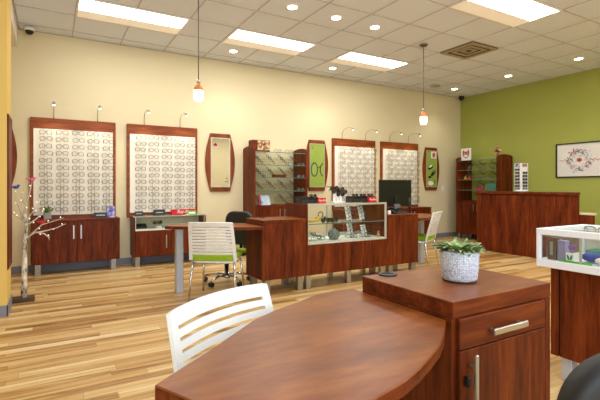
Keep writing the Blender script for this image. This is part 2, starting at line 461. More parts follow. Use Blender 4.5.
dls = [((3, 4), 'round downlight nearest the top edge, above the barrel mirror'),
       ((3, 1), 'round downlight close to the back wall above the barrel mirror'),
       ((4, 4), 'left one of the two neighbouring round downlights at mid ceiling'),
       ((5, 4), 'right one of the two neighbouring round downlights at mid ceiling'),
       ((6, 1), 'round downlight close to the back wall above the glass showcase'),
       ((11, 5), 'round downlight nearest the framed picture on the green wall'),
       ((11, 3), 'round downlight near the green wall, level with the air vent'),
       ((11, 1), 'round downlight in the far corner beside the dark dome camera'),
       ((11, 7), 'round downlight cut by the right edge of the photo')]
for (i, j), lab in dls:
    x, y = cell(i, j); x += T / 2; y -= T / 2
    if i == 11: x += .06
    t = thing('downlight', lab, 'ceiling light', (x, y, H), group='round downlights')
    mb = MB(); mb.lathe([(.058, 0), (.082, -.006), (.088, 0), (.088, .01), (.058, .01)], 28, (x, y, H)); build('trim_ring', mb, 'trim_white', t)
    mb = MB(); mb.lathe([(.01, -.004), (.059, -.003), (.059, .004)], 28, (x, y, H)); build('bulb', mb, 'bulb', t)
# air vent
x0, y1 = cell(8, 4); x1, y0 = x0 + T, y1 - T
t = thing('air_vent', 'square brown louvred air vent in the ceiling tiles', 'vent', (x0 + T / 2, y1 - T / 2, H))
M['vent_brown'] = plain('vent_brown', (172, 158, 128), .5); M['vent_dark'] = plain('vent_dark', (40, 34, 26), .8)
mb = MB(); mb.box(x0 + .02, x1 - .02, y0 + .02, y1 - .02, H - .002, H + .006); build('backing', mb, 'vent_dark', t)
for k, (o_, w_) in enumerate([(.0, .07), (.115, .055), (.215, .045)]):
    mb = MB(); a, b, c, d = x0 + o_ + .01, x1 - o_ - .01, y0 + o_ + .01, y1 - o_ - .01
    for (p, q, r_, s_) in ((a, b, c, c + w_), (a, b, d - w_, d), (a, a + w_, c + w_, d - w_), (b - w_, b, c + w_, d - w_)):
        mb.box(p, q, r_, s_, H - .02 + k * .004, H - .012 + k * .004)
    build('louvre', mb, 'vent_brown', t)
mb = MB(); mb.lathe([(.01, -.012), (.10, -.012), (.115, 0)], 28, (7.09, 6.39, H))
M['speaker_grey'] = plain('speaker_grey', (176, 166, 150), .8, vary=.1, scale=120)
single('ceiling_speaker', mb, 'speaker_grey', 'flat round grey speaker grille in the ceiling near the back wall', 'speaker', (7.09, 6.39, H))
def dome_camera(x, y, lab, dark):
    t = thing('security_camera', lab, 'camera', (x, y, H), group='ceiling security cameras')
    mb = MB(); mb.lathe([(.062, -.0), (.066, -.03), (.058, -.052)], 20, (x, y, H)); build('housing', mb, 'black' if dark else 'white_plastic', t)
    mb = MB(); mb.lathe([(.052, -.05), (.046, -.078), (.03, -.095), (.004, -.102)], 20, (x, y, H)); build('dome', mb, 'black', t)
dome_camera(-.255, 6.80, 'white and black dome camera on the ceiling in the far left corner', False)
dome_camera(8.46, 6.82, 'black dome camera on the ceiling in the green wall corner', True)
# pendants
def pendant(x, y, lab):
    t = thing('pendant_lamp', lab, 'pendant lamp', (x, y, H), group='glass pendant lamps')
    mb = MB(); mb.lathe([(.004, -.028), (.045, -.022), (.062, -.006), (.062, 0)], 24, (x, y, H)); build('canopy', mb, 'canopy', t)
    zt, zb = 2.37, 2.135
    mb = MB(); mb.tube([(x, y, H - .02), (x, y, zt)], .006, 6); build('cord', mb, 'cord', t)
    mb = MB(); mb.lathe([(.012, zt + .01), (.017, zt - .012), (.024, zt - .04)], 16, (x, y, 0)); build('socket', mb, 'steel', t)
    mb = MB(); mb.lathe([(.022, zt - .038), (.034, zt - .06), (.047, zt - .09), (.053, zt - .118)], 24, (x, y, 0), 0)
    sh = build('shade', mb, 'amber', t)
    mb = MB(); mb.lathe([(.053, zt - .118), (.055, zt - .145), (.053, zb + .04), (.045, zb), (.01, zb + .004)], 24, (x, y, 0), 0); build('glowing_glass', mb, 'shade_glow', sh)
pendant(1.406, 4.63, 'amber and white glass pendant lamp hanging at the left, canopy out of sight')
pendant(4.886, 4.63, 'amber and white glass pendant lamp hanging at the right below its round canopy')

# ================================================================== eyeglasses (one mesh per colour, copied)
def glasses_mb(w=.15, hgt=.058, r=.0024, temple=.044, lens=True, square=False, hang=0.):
    mb = MB(); c = w * .27; a = w * .225; b = hgt * .5
    for sx in (-1, 1):
        pts = []
        for k in range(12):
            an = 2 * PI * k / 12; cx, cz = math.cos(an), math.sin(an)
            p = 3.2 if square else 2.4
            den = (abs(cx) ** p + abs(cz) ** p) ** (1 / p)
            pts.append((sx * c + a * cx / den, 0, b * cz / den))
        mb.tube(pts, r, 4, 0, closed=True)
        if lens:
            f = mb.bm.faces.new([mb.bm.verts.new(p) for p in pts]); f.material_index = 1
        mb.tube([(sx * (c + a), 0, b * .5), (sx * w * .5, .004, b * .55), (sx * w * .5, temple * .8, b * .5), (sx * w * .5, temple, b * .1), (sx * w * .44, temple * .9, -b * (.1 + hang))], r * .9, 4)
    mb.tube([(-c + a, 0, b * .25), (0, 0, b * .45), (c - a, 0, b * .25)], r, 4)
    return mb
def glasses_proto(frame, lens='lens', **kw):
    kw.setdefault('hang', 0.)
    return build('eyeglasses', glasses_mb(**kw), [frame, lens])
G_PROTO = [glasses_proto(c, square=q, hang=1.15) for c, q in (('frame_black', False), ('frame_brown', False), ('frame_grey', True), ('frame_black', True), ('frame_wine', False))]
B_PROTO = [glasses_proto('frame_black', w=.125, hgt=.042, r=.0032, temple=.10), glasses_proto('frame_brown', w=.125, hgt=.042, r=.0032, temple=.10), glasses_proto('frame_grey', w=.125, hgt=.042, r=.003, temple=.10)]
C_PROTO = [glasses_proto('frame_black', w=.13, hgt=.05, r=.0045, temple=.10), glasses_proto('frame_grey', w=.13, hgt=.05, r=.0045, temple=.10)]
S_PROTO = [glasses_proto('frame_black', 'dark_lens', hgt=.05, r=.0042, temple=.06), glasses_proto('frame_brown', 'dark_lens', hgt=.05, r=.004, temple=.06, square=True)]
S_FLAT = [glasses_proto('frame_black', 'dark_lens', w=.10, hgt=.036, r=.003, temple=.018), glasses_proto('frame_brown', 'dark_lens', w=.10, hgt=.036, r=.003, temple=.018)]
used = set()
def put_glasses(loc, rot, label, group, protos=G_PROTO, cat='eyeglasses', k=None):
    p = protos[random.randrange(len(protos)) if k is None else k]
    if p.name in used: o = p.copy(); COL.objects.link(o)
    else: o = p; used.add(p.name)
    if cat == 'sunglasses': o.name = 'sunglasses'
    o.location = loc; o.rotation_euler = rot
    tag(o, label, cat, group); return o

# ================================================================== wall display boards with arm lamps
PW, PZ0, PZ1 = 1.087, .72, 2.148
def display_board(x0, lab, who):
    t = thing('display_board', lab, 'display board', (x0 + PW / 2, YW, PZ0), group='wall display boards')
    mb = MB(); mb.box(x0, x0 + PW, YW - .05, YW - .002, PZ0, PZ1); build('wooden_back', mb, 'wood_board', t, .004)
    mb = MB(); mb.box(x0 + .04, x0 + PW - .04, YW - .062, YW - .048, .79, 1.993); build('white_panel', mb, 'panel_white', t)
    cols = [x0 + .19 + .1965 * k for k in range(5)]
    for c in cols:
        for s_ in (-.02, .02):
            mb = MB(); mb.tube([(c + s_, YW - .076, .80), (c + s_, YW - .076, 1.985)], .0035, 5); build('display_rod', mb, 'rod', t)
    cn = ['first', 'second', 'third', 'fourth', 'last']
    for ci, c in enumerate(cols):
        for r_ in range(12):
            rn = ORD[r_] if r_ not in (0, 11) else ('topmost' if r_ == 0 else 'lowest')
            put_glasses((c + random.uniform(-.008, .008), YW - .126, 1.945 - .0975 * r_ + random.uniform(-.006, .006)), (random.uniform(-.1, .1), random.uniform(-.05, .05) + (.22 if x0 > 4 else 0) * (-1) ** r_, random.uniform(-.06, .06)),
                        f'thin eyeglasses, {rn} of the {cn[ci]} column on the {who} display board', f'eyeglasses on the {who} display board')
def arm_lamp(x, lab, on):
    yb = YW - .05
    t = thing('arm_lamp', lab, 'lamp', (x, YW - .03, PZ1), group='arm lamps over the display boards')
    mb = MB(); mb.tube([(x, YW - .03, PZ1 - .01), (x, YW - .03, 2.25), (x, YW - .07, 2.315), (x, YW - .16, 2.345), (x, YW - .27, 2.345), (x, YW - .36, 2.325)], .005, 6); build('arm', mb, 'chrome', t)
    Mh = Matrix.Translation((x, YW - .375, 2.30)) @ Matrix.Rotation(-.5, 4, 'X')
    mb = MB(); mb.lathe([(.010, .03), (.016, .015), (.026, -.02), (.028, -.03), (.023, -.03), (.012, .0)], 16, (0, 0, 0), 0, Mh); build('lamp_head', mb, 'chrome', t)
    mb = MB(); mb.lathe([(.004, -.026), (.021, -.026), (.015, -.016)], 14, (0, 0, 0), 0, Mh); build('bulb', mb, 'lamp_glow', t)
    l = bpy.data.lights.new('arm_lamp_spot', 'SPOT'); l.energy = 9; l.spot_size = 1.5; l.spot_blend = .8; l.color = (1, .9, .72); l.shadow_soft_size = .03
    o = bpy.data.objects.new('arm_lamp_spot', l); COL.objects.link(o); o.location = (x, YW - .385, 2.255)
    o.rotation_euler = Vector((0, .32, -.62)).to_track_quat('-Z', 'Y').to_euler()
boards = [(-.253, 'cherry display board of eyeglasses at the far left above the two-door cabinet', 'far left'),
          (.992, 'cherry display board of eyeglasses above the low cabinet with red box', 'second'),
          (4.79, 'cherry display board of eyeglasses behind the glass showcase', 'third'),
          (6.035, 'cherry display board of eyeglasses behind the computer monitor', 'monitor-side')]
for x0, lab, who in boards: display_board(x0, lab, who)
for x, lab in [(.03, 'left arm lamp over the far left display board'), (.59, 'right arm lamp over the far left display board'),
               (1.245, 'left arm lamp over the display board above the red box'), (1.80, 'right arm lamp over the display board above the red box'),
               (5.03, 'left arm lamp over the display board behind the showcase'), (5.62, 'right arm lamp over the display board behind the showcase'),
               (6.29, 'left arm lamp over the display board behind the monitor'), (6.83, 'right arm lamp over the display board behind the monitor')]:
    arm_lamp(x, lab, True)

# ================================================================== barrel mirrors
def barrel(w_mid, w_end, z0, z1, n=14):
    zc, hz = (z0 + z1) / 2, (z1 - z0) / 2
    right = [(w_end / 2 + (w_mid - w_end) / 2 * math.cos(a) ** 1.0 if abs(a) < PI / 2 - 1e-6 else w_end / 2, zc + hz * (2 * a / PI)) for a in [(-PI / 2 + PI * k / n) for k in range(n + 1)]]
    return right + [(-x, z) for x, z in right[::-1]]
def wall_mirror(loc, rz, name, lab, face, cat='mirror'):
    t = thing(name, lab, cat, loc, rz, 'barrel-shaped wall frames')
    mb = MB(); mb.prism(barrel(.52, .35, -.49, .49), -.035, 0, 'xzy'); fr = build('wooden_frame', mb, 'wood_lit_v', t, .003, local=True)
    mb = MB()
    mb.box(-.172, .172, -.043, -.033, -.42, -.408); mb.box(-.172, .172, -.043, -.033, .408, .42)
    mb.box(-.172, -.160, -.043, -.033, -.408, .408); mb.box(.160, .172, -.043, -.033, -.408, .408)
    build('silver_rim', mb, 'silver_edge', t, local=True)
    mb = MB(); mb.box(-.16, .16, -.039, -.033, -.408, .408); build('mirror_glass' if face == 'mirror' else 'printed_face', mb, face, t, local=True)
    return t
def decal(parent, name, polys, mat, y=-.0395):
    mb = MB()
    for p in polys: mb.prism(p, y - .0012, y, 'xzy')
    return build(name, mb, mat, parent, local=True)
def ell(cx, cz, a, b, n=12, rot=0.):
    return [(cx + a * math.cos(2 * PI * k / n) * math.cos(rot) - b * math.sin(2 * PI * k / n) * math.sin(rot), cz + a * math.cos(2 * PI * k / n) * math.sin(rot) + b * math.sin(2 * PI * k / n) * math.cos(rot)) for k in range(n)]
m1 = wall_mirror((2.482, YW, 1.597), 0, 'wall_mirror', 'barrel-framed mirror with a pink butterfly sticker left of the tall shelf', 'mirror')
decal(m1, 'butterfly_sticker', [ell(-.105, .30, .03, .016, 10, .9), ell(-.082, .30, .03, .018, 10, -.8), ell(-.09, .285, .016, .01)], 'magenta')
decal(m1, 'leaf_sticker', [ell(.11, -.27, .02, .008, 8, .6), ell(.125, -.31, .02, .008, 8, 1.2), ell(.09, -.325, .018, .008, 8, .2), ell(.135, -.345, .014, .007, 8, 2.)], 'leaf2')
m2 = wall_mirror((4.43, YW, 1.597), 0, 'wall_sign', 'barrel-framed lime panel printed with large dark spectacles beside the tall shelf', 'olive', 'wall sign')
def ring(cx, cz, r0, r1, n=28):
    return [[(cx + r * math.cos(a), cz + r * math.sin(a)) for r, a in ((r1, 2 * PI * k / n), (r1, 2 * PI * (k + 1) / n), (r0, 2 * PI * (k + 1) / n), (r0, 2 * PI * k / n))] for k in range(n)]
def ring_e(cx, cz, ax, az, th, a0=0., a1=2 * PI, n=26):
    out = []
    for k in range(n):
        p, q = a0 + (a1 - a0) * k / n, a0 + (a1 - a0) * (k + 1) / n
        out.append([(cx + (ax + o_) * math.cos(a), cz + (az + o_) * math.sin(a)) for o_, a in ((th, p), (th, q), (0, q), (0, p))])
    return out
decal(m2, 'spectacle_print', ring_e(-.064, -.08, .056, .115, .026) + ring_e(.15, -.08, .066, .115, .026, PI * .56, PI * 1.44) + [[(.02, -.02), (.075, -.02), (.075, -.045), (.02, -.045)]], 'frame_grey')
decal(m2, 'butterfly_sticker', [ell(-.115, .33, .016, .010, 10, .9), ell(-.10, .33, .016, .010, 10, -.8)], 'magenta')
decal(m2, 'leaf_sticker', [ell(.06, -.36, .014, .006, 8, .6), ell(.10, -.355, .012, .006, 8, 1.2)], 'leaf2')
m3 = wall_mirror((7.555, YW, 1.597), 0, 'wall_sign', 'barrel-framed dark-edged panel of small pictures right of the monitor', 'olive', 'wall sign')
decal(m3, 'picture_print', [[(-.02, .24), (.15, .24), (.15, .40), (-.02, .40)]], 'white_card')
decal(m3, 'portrait_print', [ell(.07, .32, .05, .06, 12)], 'orange', -.041)
decal(m3, 'black_print', [ell(-.03, .03, .09, .035, 12, .5), ell(.05, -.10, .1, .04, 12, .7), ell(-.06, -.19, .05, .03, 12)], 'black')
decal(m3, 'white_print', [ell(-.03, .06, .06, .02, 12, .5), ell(-.03, -.33, .09, .05, 12)], 'white_card', -.041)
decal(m3, 'blue_print', [ell(.07, -.05, .05, .03, 12, .3), ell(.09, -.30, .04, .04, 12)], 'leaf2', -.041)
wall_mirror((-.662, YW, 1.597), 0, 'wall_mirror', 'barrel-framed mirror half hidden at the left edge above the birch tree', 'mirror')
t = thing('display_board', 'narrow dark wooden board edge-on on the yellow pier at the left edge', 'display board', (-.352, 4.92, .42), group='wall display boards')
mb = MB(); mb.box(-.351, -.340, 4.735, 5.15, .42, 1.86); build('wooden_back', mb, 'wood', t, .003)
# switch plate
t = thing('light_switch', 'white switch plate on the cream wall near the corner', 'switch', (7.975, YW, 1.145))
mb = MB(); mb.box(7.935, 8.015, YW - .008, YW, 1.085, 1.205); build('plate', mb, 'white_plastic', t, .003)
mb = MB(); mb.box(7.955, 7.995, YW - .013, YW - .007, 1.115, 1.175); build('rocker', mb, 'trim_white', t)

# ================================================================== low cabinets along the back wall
CYF = 6.58
M['cab_leg'] = plain('dull_steel', (158, 152, 142), .45, metal=.9, vary=.06)
def metal_legs(t, xs, ys, z=.155, s=.035, mat='cab_leg'):
    for x in xs:
        for y in ys:
            mb = MB(); mb.box(x - s, x + s, y - s, y + s, 0, z); build('leg', mb, mat, t, .003)
def bar_handle(parent, x, y, z0, z1, w=.009):
    mb = MB(); mb.box(x - w, x + w, y - .032, y - .022, z0, z1)
    for z in (z0 + .02, z1 - .02): mb.box(x - .005, x + .005, y - .024, y + .002, z - .005, z + .005)
    return build('handle', mb, 'nickel', parent, .002)
def low_cabinet(x0, x1, lab, rail=True):
    t = thing('low_cabinet', lab, 'cabinet', ((x0 + x1) / 2, (CYF + YW) / 2, 0), group='low wooden cabinets')
    mb = MB(); mb.box(x0, x1, CYF + .02, YW - .055, .15, .72); build('carcass', mb, 'wood', t, .003)
    mb = MB(); mb.box(x0, x1, CYF, YW - .055, .715, .742); build('top', mb, 'wood_h', t, .003)
    xm = (x0 + x1) / 2
    for a, b, hx in ((x0 + .004, xm - .003, xm - .045), (xm + .003, x1 - .004, xm + .045)):
        mb = MB(); mb.box(a, b, CYF, CYF + .022, .155, .708); d = build('door', mb, 'wood', t, .003)
        bar_handle(d, hx, CYF, .475, .66)
    metal_legs(t, (x0 + .08, x1 - .08), (CYF + .06, YW - .11))
low_cabinet(-.235, .852, 'cherry two-door cabinet on metal legs with a small potted plant on top')
low_cabinet(4.79, 5.88, 'cherry cabinet seen through the back of the glass showcase')
low_cabinet(6.03, 7.19, 'cherry cabinet below the display board behind the monitor')
# cabinet with a glazed top section
x0, x1 = 1.035, 2.12
t = thing('low_cabinet', 'low cherry cabinet with a glazed top section and red box on top', 'cabinet', ((x0 + x1) / 2, 6.77, 0), group='low wooden cabinets')
for a, b in ((x0, x0 + .025), (x1 - .025, x1)):
    mb = MB(); mb.box(a, b, CYF, YW - .055, .15, .735); build('side_panel', mb, 'wood', t, .003)
mb = MB(); mb.box(x0 + .025, x1 - .025, CYF + .02, YW - .055, .15, .535); build('carcass', mb, 'wood', t)
mb = MB(); mb.box(x0 + .025, x1 - .025, CYF, YW - .055, .535, .56); build('display_deck', mb, 'deck_white', t)
mb = MB(); mb.box(x0 + .025, x1 - .025, YW - .065, YW - .055, .56, .735); build('back_panel', mb, 'pale_top', t)
for a, b in ((x0 + .025, x0 + .034), (x1 - .034, x1 - .025)):
    mb = MB(); mb.box(a, b, CYF, CYF + .01, .56, .735); build('glazing_strip', mb, 'silver_edge', t)
mb = MB(); mb.box(x0 + .034, x1 - .034, CYF + .002, CYF + .007, .56, .735); build('glass_front', mb, 'clear', t)
M['top_glass'] = plain('grey_glass_top', (170, 168, 158), .12, vary=.03, spec=.6)
mb = MB(); mb.box(x0, x1, CYF - .005, YW - .055, .735, .748); build('glass_top', mb, 'top_glass', t, .002)
for a, b, hx in ((x0 + .03, 1.572, 1.50), (1.578, x1 - .03, 1.65)):
    mb = MB(); mb.box(a, b, CYF, CYF + .022, .155, .53); d = build('door', mb, 'wood', t, .003)
    bar_handle(d, hx, CYF, .26, .46)
metal_legs(t, (x0 + .06, x1 - .06), (CYF + .06, YW - .11))

# things on and in the low cabinets
def small_plant(x, y, z):
    t = thing('potted_plant', 'small grassy plant in a pale square pot on the left cabinet', 'plant', (x, y, z))
    mb = MB(); mb.box(x - .045, x + .045, y - .045, y + .045, z, z + .085); build('pot', mb, 'grey', t, .006)
    mb = MB()
    for k in range(46):
        a = random.uniform(0, 2 * PI); r_ = random.uniform(.1, .9)
        mb.leaf((x + .02 * math.cos(a), y + .02 * math.sin(a), z + .08), (math.cos(a) * r_, math.sin(a) * r_, .75), (0, 0, 1), random.uniform(.09, .15), .018, .35)
    build('foliage', mb, 'leaf2', t)
small_plant(-.045, 6.74, .742)
def plaque(x0, x1, y, z, h, lab, body=''):
    mb = MB(); mb.prism([(y - .02, z), (y + .03, z), (y + .005, z + h), (y - .005, z + h)], x0, x1, 'yzx')
    o = single('display_plaque', mb, 'black', lab, 'plaque', ((x0 + x1) / 2, y, z), 'black display plaques', .002)
    mb = MB(); w = x1 - x0; rr = random.Random(int(x0 * 100)); xx = x0 + w * .2
    while xx < x1 - w * .2:
        ww = rr.uniform(.006, .014)
        zz = z + h * .5; yy = y - .02 + .015 * .5
        mb.box(xx, xx + ww, yy - .003, yy - .0005, zz - h * .09, zz + h * .09); xx += ww + .005
    build('lettering', mb, 'silver_edge', o)
plaque(.52, .695, 6.70, .742, .075, 'long black plaque on the left cabinet beside the blue portrait card')
plaque(1.07, 1.19, 6.70, .748, .07, 'small black plaque at the left end of the glazed low cabinet')
plaque(1.34, 1.51, 6.70, .748, .09, 'larger black plaque between the small plaque and the red box')
mb = MB(); mb.prism([(6.70, .742), (6.73, .742), (6.755, .90), (6.745, .90)], .695, .80, 'yzx')
single('photo_card', mb, 'violet_print', 'blue-toned portrait card standing at the right end of the left cabinet', 'card', (.75, 6.72, .742))
t = thing('logo_box', 'long red box with white script on the glazed low cabinet', 'box', (1.80, 6.70, .748), group='red boxes with white script')
mb = MB(); mb.box(1.605, 1.99, 6.67, 6.74, .748, .832); build('carton', mb, 'red', t, .003)
text('Ray-Ban', t, 'white_card', .07, Matrix.Translation((1.80, 6.669, .795)) @ FACE_S)
t = thing('green_card', 'bright green card leaning on the long red box', 'card', (1.90, 6.65, .748))
mb = MB(); mb.prism([(6.645, .748), (6.65, .748), (6.668, .805), (6.664, .805)], 1.84, 1.985, 'yzx'); build('card', mb, 'green_card', t)
mb = MB(); mb.prism([(6.644, .762), (6.6475, .762), (6.656, .788), (6.653, .788)], 1.865, 1.96, 'yzx'); build('white_print', mb, 'white_card', t)
M['tray_black'] = plain('black_stand', (34, 30, 28), .5)
mb = MB(); mb.prism([(6.66, .56), (6.76, .56), (6.76, .63), (6.66, .585)], 1.075, 1.24, 'yzx')
single('display_stand', mb, 'tray_black', 'black slanted stand inside the glazed low cabinet', 'stand', (1.16, 6.71, .56), bevel=.003)
for k, (x, lab) in enumerate([(1.16, 'sunglasses lying on the black stand in the glazed low cabinet'), (1.32, 'sunglasses in the glazed low cabinet right of the black stand'), (1.40, 'sunglasses nearest the middle inside the glazed low cabinet')]):
    put_glasses((x, 6.65 if k == 0 else 6.70, .625 if k == 0 else .587 + .028 * k), (.15, 0, .25), lab, 'sunglasses in the low cabinet', S_PROTO, 'sunglasses', k % 2)
mb = MB(); mb.lathe([(.05, 0), (.055, .01), (.03, .03), (.004, .034)], 18, (1.41, 6.68, .56))
single('glasses_cushion', mb, 'white_card', 'small white cushion under sunglasses in the glazed low cabinet', 'cushion', (1.41, 6.68, .56))

# ================================================================== tall arched shelf units
def arched_side(d, h):
    pts = [(0, .12), (d, .12), (d, h - .02)]
    for k in range(1, 9):
        a = k / 9; pts.append((d * (1 - a), h - .02 + .045 * math.sin(PI * (a * .75 + .1)) - .012 * a))
    pts.append((0, h - .035))
    return pts
def tall_unit(loc, rz, w, d, lab, shelves, hside=1.86):
    t = thing('display_shelf', lab, 'shelf unit', loc, rz, 'tall arched shelf units')
    for s_ in (-1, 1):
        xa, xb = sorted((s_ * w / 2, s_ * (w / 2 - .03)))
        mb = MB(); mb.prism(arched_side(d, hside), xa, xb, 'yzx'); build('side_panel', mb, 'wood', t, .003, local=True)
    mb = MB(); mb.box(-w / 2 + .03, w / 2 - .03, .03, d, .12, .86); build('base_cabinet', mb, 'wood', t, local=True)
    for a, b, hx in ((-w / 2 + .032, -.003, -.045), (.003, w / 2 - .032, .045)):
        mb = MB(); mb.box(a, b, .004, .028, .13, .85); dr = build('door', mb, 'wood', t, .003, local=True)
        mb = MB(); mb.box(hx - .008, hx + .008, -.024, -.014, .64, .80); mb.box(hx - .004, hx + .004, -.016, .006, .65, .66); mb.box(hx - .004, hx + .004, -.016, .006, .78, .79)
        build('handle', mb, 'nickel', dr, local=True)
    mb = MB(); mb.box(-w / 2 + .03, w / 2 - .03, .004, d, .86, .872); build('counter', mb, 'wood_h', t, local=True)
    for z in shelves:
        mb = MB(); mb.box(-w / 2 + .03, w / 2 - .03, .02, d - .02, z - .008, z); s_ = build('glass_shelf', mb, 'shelf_glass', t, local=True)
        mb = MB(); mb.box(-w / 2 + .03, w / 2 - .03, .016, .0205, z - .009, z + .001); build('polished_edge', mb, 'glass_edge', s_, local=True)
        for x in (-w / 2 + .045, w / 2 - .045):
            for y in (.08, d - .08):
                pass
    for x in (-w / 2 + .06, w / 2 - .06):
        for y in (.06, d - .06):
            mb = MB(); mb.box(x - .03, x + .03, y - .03, y + .03, 0, .125); build('leg', mb, 'steel', t, .003, local=True)
    return t
SH = [1.115, 1.345, 1.56, 1.78]
UX, UY, UW, UD = 3.428, 6.48, 1.045, .47
tall_unit((UX, UY, 0), 0, UW, UD, 'tall cherry unit of glass shelves full of eyeglasses against the cream wall', SH)
CX, CY_, CW, CD = 8.06, 6.12, 1.06, .52
tall_unit((CX, CY_, 0), -PI / 2, CW, CD, 'tall cherry unit of glass shelves against the green wall in the corner', SH)

def riser_stand(loc, rz, lab, group):
    t = thing('glasses_stand', lab, 'stand', loc, rz, group)
    mb = MB(); mb.prism([(0, 0), (.17, 0), (.17, .14), (.165, .14), (.004, .006), (0, .006)], -.062, .062, 'yzx'); build('slope', mb, 'clear_plastic', t, local=True)
    mb = MB()
    for k in range(3): mb.box(-.062, .062, .022 + .05 * k, .03 + .05 * k, .022 + .041 * k, .03 + .041 * k)
    build('ledge', mb, 'clear_plastic', t, local=True)
    return t
M['clear_plastic'] = glass('clear_acrylic', (250, 248, 240), .03)
LV = [(.872, 'counter'), (1.115, 'lowest glass shelf'), (1.345, 'second glass shelf'), (1.56, 'third glass shelf')]
CN4 = ['first', 'second', 'third', 'last']
ROWN = ['lower', 'middle', 'upper']
for z, ln in LV:
    for ci in range(4):
        if ln == 'counter' and ci == 1: continue
        x = UX - .37 + .235 * ci
        y = UY + .16
        riser_stand((x, y, z), .3, f'acrylic riser, {CN4[ci]} on the {ln} of the tall cream-wall unit', 'acrylic risers in the cream-wall unit')
        R = Matrix.Rotation(.3, 4, 'Z')
        for k in range(3):
            kk = k
            p = Vector((x, y, z)) + R @ Vector((0, -.05 + .05 * kk, .058 + .043 * kk))
            put_glasses(p, (.5, .5, .3), f'eyeglasses on the {ROWN[kk]} ledge of the {CN4[ci]} riser, {ln}, cream-wall unit', 'eyeglasses in the cream-wall unit', B_PROTO)
# extra props in the cream-wall unit
mb = MB(); mb.prism([(6.60, .872), (6.62, .872), (6.665, 1.035), (6.655, 1.035)], 3.105, 3.27, 'yzx')
single('info_card', mb, 'pale_blue', 'pale blue card on the counter of the tall cream-wall unit', 'card', (3.19, 6.61, .872))
mb = MB(); mb.prism([(6.60, .872), (6.62, .872), (6.66, 1.04), (6.65, 1.04)], 3.06, 3.098, 'yzx')
single('narrow_card', mb, 'magenta', 'narrow dark magenta card left of the pale blue card', 'card', (3.08, 6.61, .872))
mb = MB(); mb.box(3.30, 3.53, 6.52, 6.60, 1.345, 1.395)
single('wooden_block', mb, 'wood_h', 'small brown wooden block at the front of the second glass shelf', 'block', (3.42, 6.56, 1.345), bevel=.003)
mb = MB(); mb.lathe([(.03, 0), (.034, .03), (.028, .06), (.02, .07)], 16, (3.13, 6.55, 1.345))
single('small_canister', mb, 'vase', 'small dark canister at the front of the second glass shelf', 'canister', (3.13, 6.55, 1.345))
mb = MB(); mb.box(3.60, 3.66, 6.54, 6.58, 1.56, 1.615)
single('small_box', mb, 'grey', 'small grey box on the third glass shelf of the cream-wall unit', 'box', (3.63, 6.56, 1.56), bevel=.003)
t = thing('display_plinth', 'wooden block with a glasses photo on top of the tall cream-wall unit', 'block', (3.03, 6.68, 1.78))
mb = MB(); mb.box(2.945, 3.27, 6.62, 6.80, 1.78, 1.985); build('block', mb, 'wood_h', t, .004)
mb = MB(); mb.box(3.035, 3.265, 6.612, 6.621, 1.815, 1.975); build('photo', mb, 'tan_print', t)
for k, (x, lab) in enumerate([(3.40, 'eyeglasses lying on the top glass shelf beside the photo block'), (3.62, 'eyeglasses lying at the middle of the top glass shelf'), (3.80, 'eyeglasses lying at the right end of the top glass shelf')]):
    put_glasses((x, 6.56, 1.806), (0, 0, .2 - .2 * k), lab, 'eyeglasses on the top glass shelf')
# dark glasses along the right side panel
for k, z in enumerate((1.115, 1.345, 1.56)):
    put_glasses((3.87, 6.58, z + .028), (0, 0, -.6), f'dark sunglasses by the right side panel on the {["lowest", "second", "third"][k]} glass shelf', 'sunglasses by the side panel', S_PROTO, 'sunglasses')

# contents of the corner unit
def cu(u, v, z): return (CX + v, CY_ - u, z)          # u along the unit, v into it
for z, ln in LV[1:]:
    for ci in range(3):
        x = -.33 + .3 * ci
        if ln == 'lowest glass shelf' and ci == 0: continue
        riser_stand(cu(x, .2, z), -PI / 2 + .2, f'acrylic riser, {CN4[ci]} on the {ln} of the corner unit', 'acrylic risers in the corner unit')
        R = Matrix.Rotation(-PI / 2 + .2, 4, 'Z')
        for k in (0, 2):
            p = Vector(cu(x, .2, z)) + R @ Vector((0, -.05 + .05 * k, .058 + .043 * k))
            put_glasses(p, (.5, .5, -PI / 2 + .2), f'eyeglasses on the {ROWN[k]} ledge of the {CN4[ci]} riser, {ln}, corner unit', 'eyeglasses in the corner unit', C_PROTO)
t = thing('picture_card', 'white card with an orange fox face on top of the corner unit', 'card', cu(-.39, .17, 1.78))
mb = MB(); mb.box(CX + .15, CX + .16, 6.36, 6.63, 1.78, 2.065); build('card', mb, 'white_card', t)
xf = CX + .1495
def yz(polys, dx): 
    mb = MB()
    for p in polys: mb.prism(p, xf - dx - .001, xf - dx, 'yzx')
    return mb
build('fox_head', yz([[(6.40, 1.97), (6.42, 2.04), (6.46, 1.99), (6.53, 1.99), (6.57, 2.04), (6.59, 1.97), (6.57, 1.88), (6.495, 1.83), (6.42, 1.88)]], 0), 'orange', t)
build('fox_muzzle', yz([[(6.43, 1.90), (6.495, 1.93), (6.56, 1.90), (6.495, 1.84)], [(6.43, 1.955), (6.47, 1.965), (6.46, 1.94)], [(6.56, 1.955), (6.52, 1.965), (6.53, 1.94)]], .001), 'white_card', t)
build('fox_spectacles', yz(ring(6.457, 1.945, .022, .028, 14) + ring(6.533, 1.945, .022, .028, 14) + [ell(6.495, 1.86, .012, .008)], .002), 'black', t)
t = thing('flower_ornament', 'brown and cream flower-shaped ornament on the corner unit right panel', 'ornament', cu(.44, .12, 1.86))
mb = MB(); c0 = Vector(cu(.44, .12, 1.955))
for k in range(6):
    a = 2 * PI * k / 6 + .3
    mb.ball(c0 + Vector((0, math.cos(a) * .06, math.sin(a) * .055)), .045, 0, (.3, .9, .7), 10, Matrix.Rotation(a, 4, 'X'))
build('petal_ring', mb, 'tan_print', t)
